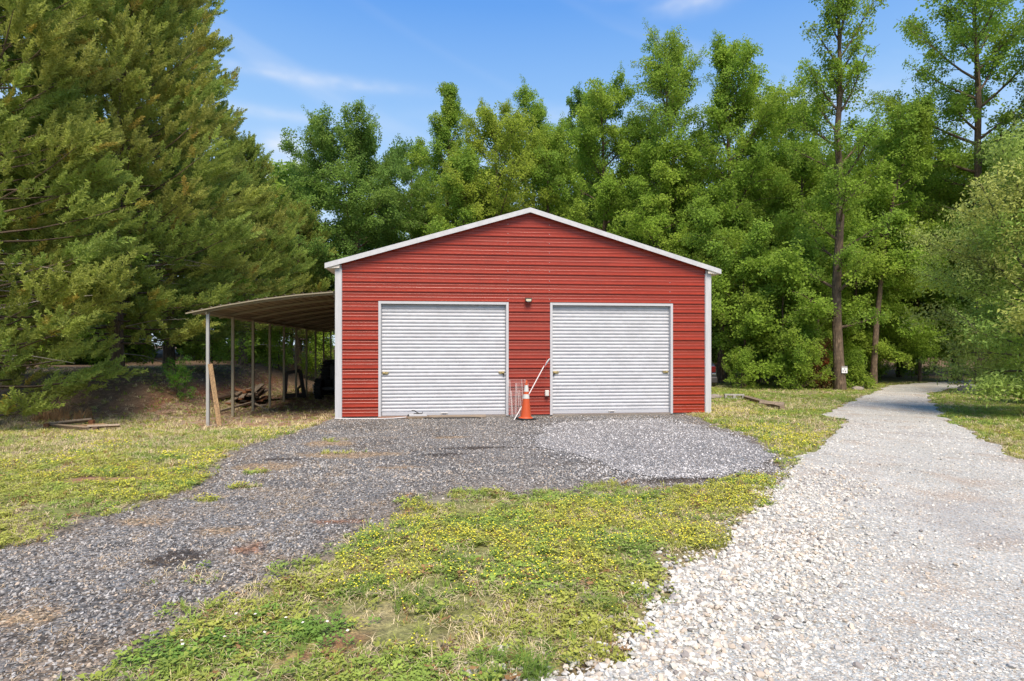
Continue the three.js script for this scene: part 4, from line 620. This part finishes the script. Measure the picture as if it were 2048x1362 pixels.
// ───────────────────────── things to the right ─────────────────────────
{
  // vehicle parked along the right wall, tail towards the yard
  const v = thing('parked_suv', 'dark vehicle mostly hidden behind the right barn corner', 'vehicle', [7.32, hgt(7.3, -9.3), -9.4]);
  const bodyShape = new THREE.Shape(); bodyShape.moveTo(-2.2, 0.35); bodyShape.lineTo(-2.25, 0.75); bodyShape.quadraticCurveTo(-2.2, 0.98, -1.9, 1.0); bodyShape.lineTo(-0.9, 1.08); bodyShape.lineTo(2.0, 1.08); bodyShape.quadraticCurveTo(2.22, 1.02, 2.24, 0.8); bodyShape.lineTo(2.28, 0.45); bodyShape.lineTo(2.2, 0.3); bodyShape.lineTo(-2.1, 0.3);
  const cab = new THREE.Shape(); cab.moveTo(-0.95, 1.06); cab.quadraticCurveTo(-0.4, 1.55, -0.05, 1.62); cab.lineTo(1.3, 1.63); cab.quadraticCurveTo(1.6, 1.6, 1.72, 1.5); cab.lineTo(2.06, 1.06);
  const ex = (s, w, bev) => new THREE.ExtrudeGeometry(s, { depth: w, bevelEnabled: true, bevelSize: bev, bevelThickness: bev, bevelSegments: 4 }).translate(0, 0, -w / 2).rotateY(-Math.PI / 2);
  part(v, 'body', ex(bodyShape, 1.64, 0.08), M.carPaint); part(v, 'cabin', ex(cab, 1.34, 0.07), M.glassDark); part(v, 'roof', rbox(1.36, 0.05, 1.6, 0, 1.70, 0.65, 0.02), M.carPaint); part(v, 'bumper', rbox(1.78, 0.26, 0.2, 0, 0.48, 2.30, 0.06), M.darkMetal);
  for (const s of [-1, 1]) { part(v, 'tail_light', rbox(0.2, 0.24, 0.1, s * 0.74, 0.88, 2.28, 0.03), M.tail); part(v, 'reverse_light', rbox(0.16, 0.09, 0.08, s * 0.76, 0.70, 2.30, 0.02), M.chrome); part(v, 'rear_pillar', bar(V(s * 0.70, 1.62, 1.55), V(s * 0.76, 1.08, 2.12), 0.09, 0.09), M.carPaint); part(v, 'mirror', rbox(0.16, 0.13, 0.1, s * 0.98, 1.08, -0.6, 0.03), M.carPaint); }
  for (const s of [-1, 1]) for (const z of [-1.38, 1.42]) { const wg = new THREE.Group(); wg.name = 'wheel'; wg.position.set(s * 0.8, 0.34, z); v.add(wg); part(wg, 'tyre', new THREE.TorusGeometry(0.25, 0.1, 10, 28).rotateY(Math.PI / 2), M.rubber); part(wg, 'rim', new THREE.CylinderGeometry(0.2, 0.2, 0.16, 20).rotateZ(Math.PI / 2), M.chrome); }
  const gy = hgt;
  single('white_block', 'pale grey concrete block lying on the grass right of the barn', 'block', (() => { const s = new THREE.Shape([[-0.3, 0], [0.3, 0], [0.3, 0.14], [-0.3, 0.14]].map(([x, y]) => new THREE.Vector2(x, y))); for (const c of [-0.14, 0.14]) s.holes.push(new THREE.Path([[c - 0.1, 0.03], [c + 0.1, 0.03], [c + 0.1, 0.11], [c - 0.1, 0.11]].map(([x, y]) => new THREE.Vector2(x, y)))); return new THREE.ExtrudeGeometry(s, { depth: 0.22, bevelEnabled: true, bevelSize: 0.006, bevelThickness: 0.006, bevelSegments: 1 }); })(), std(0.66, 0.66, 0.66, { roughness: 0.9, map: rep(soilMap, 2) }), [7.55, gy(7.55, -4.3), -4.5]).rotation.y = -0.35;
  single('long_timber', 'weathered long timber lying in the grass towards the driveway', 'timber', bar(V(7.75, gy(7.75, -4.1) + 0.06, -4.1), V(7.15, gy(7.15, -1.0) + 0.07, -1.0), 0.13, 0.11), M.greyWood);
  single('short_plank', 'short broken plank across the end of the long timber', 'plank', bar(V(7.0, gy(7, -1.7) + 0.15, -1.9), V(7.35, gy(7.3, -1.2) + 0.15, -1.25), 0.025, 0.09), M.paleWood);
  const rockGeo = (seed, s) => { const g = new THREE.IcosahedronGeometry(1, 2), p = g.attributes.position; for (let i = 0; i < p.count; i++) { const q = V(p.getX(i), p.getY(i), p.getZ(i)), k = 0.75 + 0.5 * fbm(q.x * 1.4 + seed * 9 + 10, q.y * 1.4 + q.z * 1.7 + 10, 3); q.multiplyScalar(k); p.setXYZ(i, q.x * s[0], q.y * s[1], q.z * s[2]); } return toCreasedNormals(g, 0.6); };
  for (const [x, z, s, label] of [[6.95, -4.6, [0.22, 0.10, 0.16], 'tan rock beside the pale concrete block'], [6.55, -4.9, [0.15, 0.08, 0.13], 'smaller tan rock nearest the barn corner'], [-1.22, 10.07, [0.075, 0.022, 0.05], 'flat grey stone bedded in the front grass'], [18.2, -6.6, [0.35, 0.18, 0.25], 'pale boulder at the lawn edge by the driveway bend'], [18.9, -6.0, [0.28, 0.14, 0.22], 'smaller boulder under the pale leaved tree'], [14.6, -7.9, [0.25, 0.12, 0.2], 'brown rock at the driveway edge by the stake lights']])
    single('rock', label, 'rock', rockGeo(x + z, s), M.rock, [x, gy(x, z) + s[1] * 0.4, z]);
  // sign on the slender tree: flat print only
  const cv = document.createElement('canvas'); cv.width = 220; cv.height = 280; const c = cv.getContext('2d');
  c.fillStyle = '#e6e7ea'; c.fillRect(0, 0, 220, 280); c.fillStyle = '#8b8a85'; c.fillRect(0, 0, 220, 62); c.fillStyle = '#5f7896'; c.fillRect(95, 92, 40, 46); c.fillStyle = '#b9bcc0'; c.fillRect(10, 140, 200, 8); c.fillStyle = '#44464c'; c.beginPath(); c.ellipse(52, 196, 30, 22, 0, 0, 7); c.fill(); c.fillStyle = '#6d6f78'; c.fillRect(118, 178, 56, 64); c.fillStyle = '#d3d5d9'; c.fillRect(132, 190, 20, 26);
  const tx = new THREE.CanvasTexture(cv); tx.colorSpace = THREE.SRGBColorSpace;
  const sg = thing('tree_sign', 'small white notice nailed to the slender tree trunk', 'sign', [13.80, hgt(13.78, -7.83) + 0.86, -7.585], -0.2);
  part(sg, 'plate', box(0.22, 0.28, 0.006), M.white); part(sg, 'print', new THREE.PlaneGeometry(0.214, 0.274).translate(0, 0, 0.0045), std(1, 1, 1, { map: tx, roughness: 0.5 }));
  for (const [x, z, l] of [[15.13, -8.27, 'left one of two little stake lights by the drive'], [15.75, -8.75, 'right one of two little stake lights by the drive']]) { const s = thing('stake_light', l, 'garden light', [x, gy(x, z), z], 0, 'stake lights'); part(s, 'stake', new THREE.CylinderGeometry(0.012, 0.012, 0.2, 8).translate(0, 0.1, 0), M.galv); part(s, 'head', new THREE.LatheGeometry([[0.0, 0.19], [0.035, 0.195], [0.042, 0.24], [0.03, 0.262], [0, 0.268]].map(([a, b]) => new THREE.Vector2(a, b)), 14), M.galv); }
}
console.log('things done');

// ───────────────────────── loose stones, grass, flowers ─────────────────────────
function stoneGeo(seed, det, sq) { const g = new THREE.IcosahedronGeometry(1, det), p = g.attributes.position, m = new Map(), r = mulberry(seed); for (let i = 0; i < p.count; i++) { const k = [p.getX(i), p.getY(i), p.getZ(i)].map((v) => v.toFixed(3)).join(); if (!m.has(k)) m.set(k, 0.72 + 0.5 * r()); const s = m.get(k); p.setXYZ(i, p.getX(i) * s, p.getY(i) * s * sq, p.getZ(i) * s * 0.85); } g.deleteAttribute('uv'); g.computeVertexNormals(); return g; }
const chips = [stoneGeo(1, 0, 0.6), stoneGeo(2, 0, 0.5), stoneGeo(3, 0, 0.7)], cobbles = [stoneGeo(4, 1, 0.7), stoneGeo(5, 1, 0.6), stoneGeo(6, 1, 0.75)].map((g) => toCreasedNormals(g, 0.9));
function scatter(bounds, cell, density, make) {      // density per square metre at (x, z)
  const [x0, x1, z0, z1] = bounds, r = mulberry(Math.round(x0 * 31 + z1 * 17 + cell * 1000 + 5));
  for (let x = x0; x < x1; x += cell) for (let z = z0; z < z1; z += cell) {
    const cx = x + cell / 2, cz = z + cell / 2, D = depthOf(cx, cz); if (D < 1.6 || Math.abs(sideOf(cx, cz)) > D * 1.15 + 1.2) continue;
    let n = density(cx, cz, D) * cell * cell; n = Math.floor(n) + (r() < n - Math.floor(n) ? 1 : 0);
    for (let k = 0; k < n; k++) make(x + r() * cell, z + r() * cell, D, r);
  }
}
function stuff(name, label, category) { const g = new THREE.Group(); g.name = name; g.userData = { kind: 'stuff', label, category }; scene.add(g); return g; }
{
  // white stone on the drive, coarse along its left edge
  const it = [[], [], []], big = [[], [], []];
  scatter([-3.5, 20, -9, 12.4], 0.25, (x, z, D) => { const d = driveSd(x, z); if (d > 0.55) return 0; const f = d > 0 ? 0.10 * ss(0.55, 0, d) : mix(0.30, 1, ss(-1.9, -0.7, d + 1.2 * (fbm(x * 0.9 + 6, z * 0.9, 3) - 0.5))); return f * (D < 5 ? 1900 : D < 8 ? 900 : D < 13 ? 260 : 60); }, (x, z, D, r) => {
    const d = driveSd(x, z); if (d > 0.5) return; const edge = ss(-1.1, -0.1, d) * ss(8.5, 4.5, D), n = fbm(x * 2.6, z * 2.6 + 17, 3); if (r() < edge * 0.55) return;
    let s = (0.0045 + 0.0085 * Math.pow(r(), 2.2)) * (D > 8 ? 1.5 : 1) * (1 + 1.5 * edge * r()); const t = r(), c = t < 0.07 ? [0.20, 0.19, 0.17] : t < 0.24 ? [0.55, 0.49, 0.40] : t < 0.34 ? [0.45, 0.44, 0.40] : [0.62, 0.61, 0.55], f = 0.8 + 0.35 * r();
    it[Math.floor(r() * 3)].push({ p: V(x, hgt(x, z) + 0.017 + s * 0.12, z), q: spin(r, 0.5), s: V(s * (0.9 + 0.5 * r()), s * 0.8, s), c: c.map((v) => v * f) });
  });
  scatter([-3.5, 3.5, 6.5, 12.4], 0.2, (x, z, D) => { const d = driveSd(x, z); const w = d + 0.9 * (fbm(x * 1.3 + 4, z * 1.3, 3) - 0.5); return 1000 * ss(-1.05, -0.35, w) * ss(0.35, 0.0, d) * ss(9, 5, D) + 22 * ss(0.9, 0.2, d) * ss(-0.2, 0.2, d) + 90 * ss(-2.2, -0.9, w) * (d < 0 ? 1 : 0) * ss(7, 4, D); }, (x, z, D, r) => {
    const d = driveSd(x, z); if (d > 0 && yardSd(x, z) < 0) return; const s = 0.007 + 0.016 * Math.pow(r(), 2.2), t = r(), c = t < 0.05 ? [0.26, 0.24, 0.22] : t < 0.28 ? [0.52, 0.45, 0.36] : t < 0.40 ? [0.40, 0.39, 0.36] : [0.58, 0.57, 0.51], f = 0.82 + 0.3 * r();
    big[Math.floor(r() * 3)].push({ p: V(x, hgt(x, z) + (d < 0 ? 0.017 : 0.004) + s * 0.28, z), q: spin(r, 0.7), s: V(s * (0.85 + 0.5 * r()), s, s * (0.85 + 0.4 * r())), c: c.map((v) => v * f) });
  });
  const g = stuff('driveway_stones', 'loose white crushed stone covering the driveway', 'gravel'); it.forEach((a, k) => instanced(g, 'stones', chips[k], M.stone, a)); big.forEach((a, k) => instanced(g, 'stones', cobbles[k], M.stone, a));
  // grey chips on the yard
  const yd = [[], [], []];
  scatter([-9, 4.2, 0.1, 12.6], 0.25, (x, z, D) => { const d = yardSd(x, z); if (d > 0.5) return 0; const f = d > 0 ? 0.16 * ss(0.5, 0, d) : 1; return f * (D < 5 ? 1500 : D < 8 ? 900 : 420); }, (x, z, D, r) => {
    const d = yardSd(x, z); if (d > 0.45 || inBarn(x, z, 0.03) || driveSd(x, z) < 0) return; if (x < 0 && r() < 0.85 * Math.max(spot(x, z, 'straw'), spot(x, z, 'clay'))) return; const dk = spot(x, z, 'dark'); const pd = patchSd(x, z), inP = pd < 0.05 || r() < 0.75 * ss(0.8, 0.0, pd), s = (0.005 + 0.0085 * Math.pow(r(), 2.4)) * (D > 7 ? 1.35 : 1), t = r(), f = 0.75 + 0.5 * r();
    let c = inP ? (t < 0.22 ? [0.29, 0.285, 0.28] : [0.52, 0.515, 0.505]) : t < 0.05 ? [0.44, 0.43, 0.41] : t < 0.22 ? [0.42, 0.355, 0.28] : t < 0.52 ? [0.235, 0.23, 0.22] : [0.345, 0.338, 0.32];
    if (r() < 0.8 * dk) c = [0.075, 0.06, 0.05]; yd[Math.floor(r() * 3)].push({ p: V(x, hgt(x, z) + (pd < 0 ? 0.012 : 0.006) + s * 0.2, z), q: spin(r, 1.2), s: V(s * (0.9 + 0.6 * r()), s * 0.8, s), c: c.map((v) => v * f) });
  });
  const g2 = stuff('yard_stones', 'loose dark grey gravel chips on the yard', 'gravel'); yd.forEach((a, k) => instanced(g2, 'stones', chips[k], M.stone, a));
}
// grass tufts
function tuft(seed, n, h, w, lean) { const r = mulberry(seed), l = []; for (let k = 0; k < n; k++) { const a = r() * 6.283, o = V((r() - 0.5) * 0.05, 0, (r() - 0.5) * 0.05), H = h * (0.55 + 0.6 * r()), out = V(Math.cos(a), 0, Math.sin(a)), s = V(-Math.sin(a), 0, Math.cos(a)).multiplyScalar(w / 2), m = o.clone().add(V(0, H * 0.6, 0)).addScaledVector(out, lean * H * 0.35), t = o.clone().add(V(0, H * (1 - lean * 0.25), 0)).addScaledVector(out, lean * H); const A = o.clone().add(s), B = o.clone().sub(s), Cc = m.clone().addScaledVector(s, 0.8), D = m.clone().addScaledVector(s, -0.8); for (const p of [A, B, D, A, D, Cc, Cc, D, t]) l.push([p.x, p.y, p.z]); } return tris(l); }
function weedGeo(seed, n, L, W, hgt0) { const r = mulberry(seed), l = []; for (let k = 0; k < n; k++) { const a = r() * 6.283, rr = 0.035 * Math.sqrt(r()), o = V(Math.cos(a) * rr, hgt0 * (0.25 + 0.75 * r()), Math.sin(a) * rr), d = V(Math.cos(a), 0.35 * r(), Math.sin(a)).normalize(), nn = V(-d.x * 0.3, 1, -d.z * 0.3).addScaledVector(rdir(r), 0.4); nn.addScaledVector(d, -nn.dot(d)).normalize(); leaf(l, o, d, nn, L * (0.7 + 0.6 * r()), W * (0.7 + 0.6 * r())); } return tris(l); }
const tufts = [tuft(1, 9, 0.075, 0.006, 0.55), tuft(2, 8, 0.06, 0.006, 0.8), tuft(3, 10, 0.085, 0.005, 0.4)], weeds = [weedGeo(1, 16, 0.026, 0.016, 0.05), weedGeo(2, 14, 0.022, 0.018, 0.04)], strawG = [tuft(7, 7, 0.06, 0.004, 1.8), tuft(8, 7, 0.05, 0.004, 2.4)], longTuft = [tuft(11, 16, 0.17, 0.008, 0.9), tuft(12, 14, 0.15, 0.009, 1.1)];
const flowerG = [0, 1].map((s) => { const g = new THREE.OctahedronGeometry(0.0062, 0).scale(1, 0.7, 1).translate(0, 0.055 + 0.012 * s, 0); return g; });
{
  const gi = [[], [], []], wi = [[], []], si = [[], []], li = [[], []], fl = [[], []], wf = [[]];
  const open = (x, z) => { if (inBarn(x, z, 0.03)) return 0; const dy = yardSd(x, z), dd = driveSd(x, z); let m = Math.min(ss(-0.12, 0.14, dy), ss(-0.10, 0.16, dd)); m = Math.max(m, 0.9 * spot(x, z, 'weed') * (dd > 0 ? 1 : 0)); m *= 1 - 0.92 * spot(x, z, 'clay'); return m; };
  const rich = (x, z) => { const n = fbm(x * 1.25 + 2, z * 1.25 + 8, 4), n2 = fbm(x * 4.2, z * 4.2 + 30, 3); let q = ss(0.30, 0.52, n * 0.55 + n2 * 0.45); q *= 1 - 0.6 * ss(-5.8, -7.6, x) * ss(5, 2, z); q *= 1 - 0.85 * ss(-7.9, -7.0, x) * ss(-4.2, -4.9, x) * ss(1.3, 0.5, z + (n2 - 0.5)); if (inPort(x, z)) q *= 0.10 * ss(-1.2, 0.3, z) + 0.02; q *= 1 - 0.88 * wooded(x, z); q *= 1 - 0.75 * ss(0.4, 1.3, Math.min(-8.2 - x, -0.9 - z)); return q; };
  const dist = (D) => D < 5 ? 1 : D < 8 ? 0.72 : D < 12 ? 0.46 : D < 18 ? 0.26 : D < 26 ? 0.13 : 0.05;
  scatter([-16, 24, -13, 12.6], 0.3, (x, z, D) => 1150 * dist(D) * open(x, z) * (0.10 + 0.9 * rich(x, z)), (x, z, D, r) => {
    const o = open(x, z); if (r() > o) return; const q = rich(x, z), n = fbm(x * 0.6 + 50, z * 0.6, 3), n3 = fbm(x * 2.2 + 70, z * 2.2, 3), y = hgt(x, z), big = D > 12 ? 1.75 : D > 8 ? 1.35 : 1, f = 0.75 + 0.5 * r(), green = x > 6 && z < 3 ? 0.5 : 0;
    const t = r(), dryP = 0.14 + 0.45 * (1 - q) + 0.25 * ss(0.5, 0.7, n) - green * 0.3;
    if (t < dryP) { si[Math.floor(r() * 2)].push({ p: V(x, y - 0.004, z), q: spin(r, 0.15), s: big * (0.7 + 0.6 * r()), c: [0.55 * f, 0.46 * f, 0.27 * f] }); if (r() < 0.6) return; }
    let c = mix3([0.40, 0.43, 0.09], [0.28, 0.39, 0.08], clamp(ss(0.4, 0.65, n3) + green)); if (r() < 0.06) c = [0.34, 0.20, 0.09];
    if (r() < 0.42 && D < 9) wi[Math.floor(r() * 2)].push({ p: V(x, y - 0.004, z), q: spin(r, 0.2), s: 0.75 + 0.6 * r(), c: c.map((v) => v * f * 0.95) });
    else gi[Math.floor(r() * 3)].push({ p: V(x, y - 0.006, z), q: spin(r, 0.2), s: V(big * (0.8 + 0.5 * r()), (big > 1 ? 1.05 : 1) * (0.5 + 0.6 * r()), big), c: c.map((v) => v * f) });
    const yel = ss(0.44, 0.62, fbm(x * 0.55 + 11, z * 0.55 + 3, 3)) * (x < 6 ? 1 : 0.15);
    if (r() < (D < 6 ? 0.42 : D < 10 ? 0.42 : 0.36) * yel * q * 1.5) { const k = 0.85 + 0.3 * r(); fl[Math.floor(r() * 2)].push({ p: V(x, y, z), q: spin(r, 0.4), s: V((D > 8 ? 1.9 : 1.15), 0.8 + 0.5 * r(), (D > 8 ? 1.9 : 1.15)), c: [0.74 * k, 0.68 * k, 0.04] }); }
  });
  // coarse clumps and clover in the near grass
  const r = mulberry(909);
  for (const [x, z, n, s] of [[-1.62, 11.0, 26, 1.0], [-1.05, 10.35, 14, 0.8], [-1.9, 9.5, 14, 0.9], [-2.15, 10.2, 16, 0.85], [-1.4, 10.8, 10, 0.8], [-2.4, 9.95, 12, 0.8], [-0.5, 9.6, 9, 0.7], [-2.0, 9.0, 8, 0.7], [-2.75, 10.65, 14, 0.7]]) for (let k = 0; k < n; k++) { const X = x + (r() - 0.5) * 0.32, Z = z + (r() - 0.5) * 0.28, f = 0.8 + 0.4 * r(); li[k % 2].push({ p: V(X, hgt(X, Z) - 0.006, Z), q: spin(r, 0.25), s: s * (0.5 + 0.35 * r()), c: [0.17 * f, 0.27 * f, 0.05 * f] }); }
  for (const [cx, cz, rx, rz, n] of [[-3.0, 10.52, 0.30, 0.12, 60], [-2.72, 10.45, 0.2, 0.10, 30], [-3.35, 10.70, 0.3, 0.1, 30], [-2.95, 10.5, 0.6, 0.3, 60]]) for (let k = 0; k < n; k++) { const a = r() * 6.28, q = Math.sqrt(r()), X = cx + Math.cos(a) * q * rx, Z = cz + Math.sin(a) * q * rz, f = 0.8 + 0.4 * r(); wi[k % 2].push({ p: V(X, hgt(X, Z) + 0.006, Z), q: spin(r, 0.25), s: 0.7 + 0.5 * r(), c: [0.18 * f, 0.31 * f, 0.06 * f] }); if (k % 26 === 0) wf[0].push({ p: V(X, hgt(X, Z) + 0.02, Z), q: spin(r, 0.3), s: V(1.7, 1.2, 1.7), c: [0.75, 0.70, 0.62] }); }
  // dry stems by the near cedar, and litter strands on the yard
  for (let k = 0; k < 26; k++) { const X = -11.2 + (r() - 0.5) * 1.3, Z = -0.9 + (r() - 0.5) * 0.9, f = 0.8 + 0.4 * r(); li[k % 2].push({ p: V(X, hgt(X, Z), Z), q: spin(r, 0.2), s: V(1.5, 1.4 + 1.6 * r(), 1.5), c: [0.48 * f, 0.30 * f, 0.15 * f] }); }
  scatter([-8, -1, 2, 12.5], 0.3, (x, z, D) => (yardSd(x, z) < 0 ? 1 : 0) * (14 + 60 * ss(0.48, 0.66, fbm(x * 3.3, z * 3.3 + 7, 3)) + 150 * spot(x, z, 'straw')) * (D < 7 ? 1 : 0.6) * ss(-1.2, -3.2, x), (x, z, D, r2) => { const f = 0.8 + 0.4 * r2(); si[Math.floor(r2() * 2)].push({ p: V(x, hgt(x, z) + 0.004, z), q: spin(r2, 0.15), s: V(0.8, 0.35, 0.8), c: [0.46 * f, 0.35 * f, 0.21 * f] }); });
  const g = stuff('grass', 'short patchy yellow green grass and low weeds', 'grass'); gi.forEach((a, k) => instanced(g, 'blades', tufts[k], M.grass, a)); wi.forEach((a, k) => a.length && instanced(g, 'weed_leaves', weeds[k], M.grass, a)); li.forEach((a, k) => instanced(g, 'coarse_blades', longTuft[k], M.grass, a));
  const g3 = stuff('dry_straw', 'dry tan grass thatch and straw between the green', 'straw'); si.forEach((a, k) => instanced(g3, 'strands', strawG[k], M.petal, a));
  const g4 = stuff('yellow_flowers', 'tiny yellow flowers sprinkled through the grass', 'flowers'); fl.forEach((a, k) => instanced(g4, 'blossoms', flowerG[k], M.petal, a)); instanced(stuff('clover_flowers', 'a few white clover heads in the front weeds', 'flowers'), 'blossoms', flowerG[1], M.petal, wf[0]);
  console.log('grass', gi.map((a) => a.length), wi.map((a) => a.length), si.map((a) => a.length), fl.map((a) => a.length));
}
renderer.render(scene, camera);
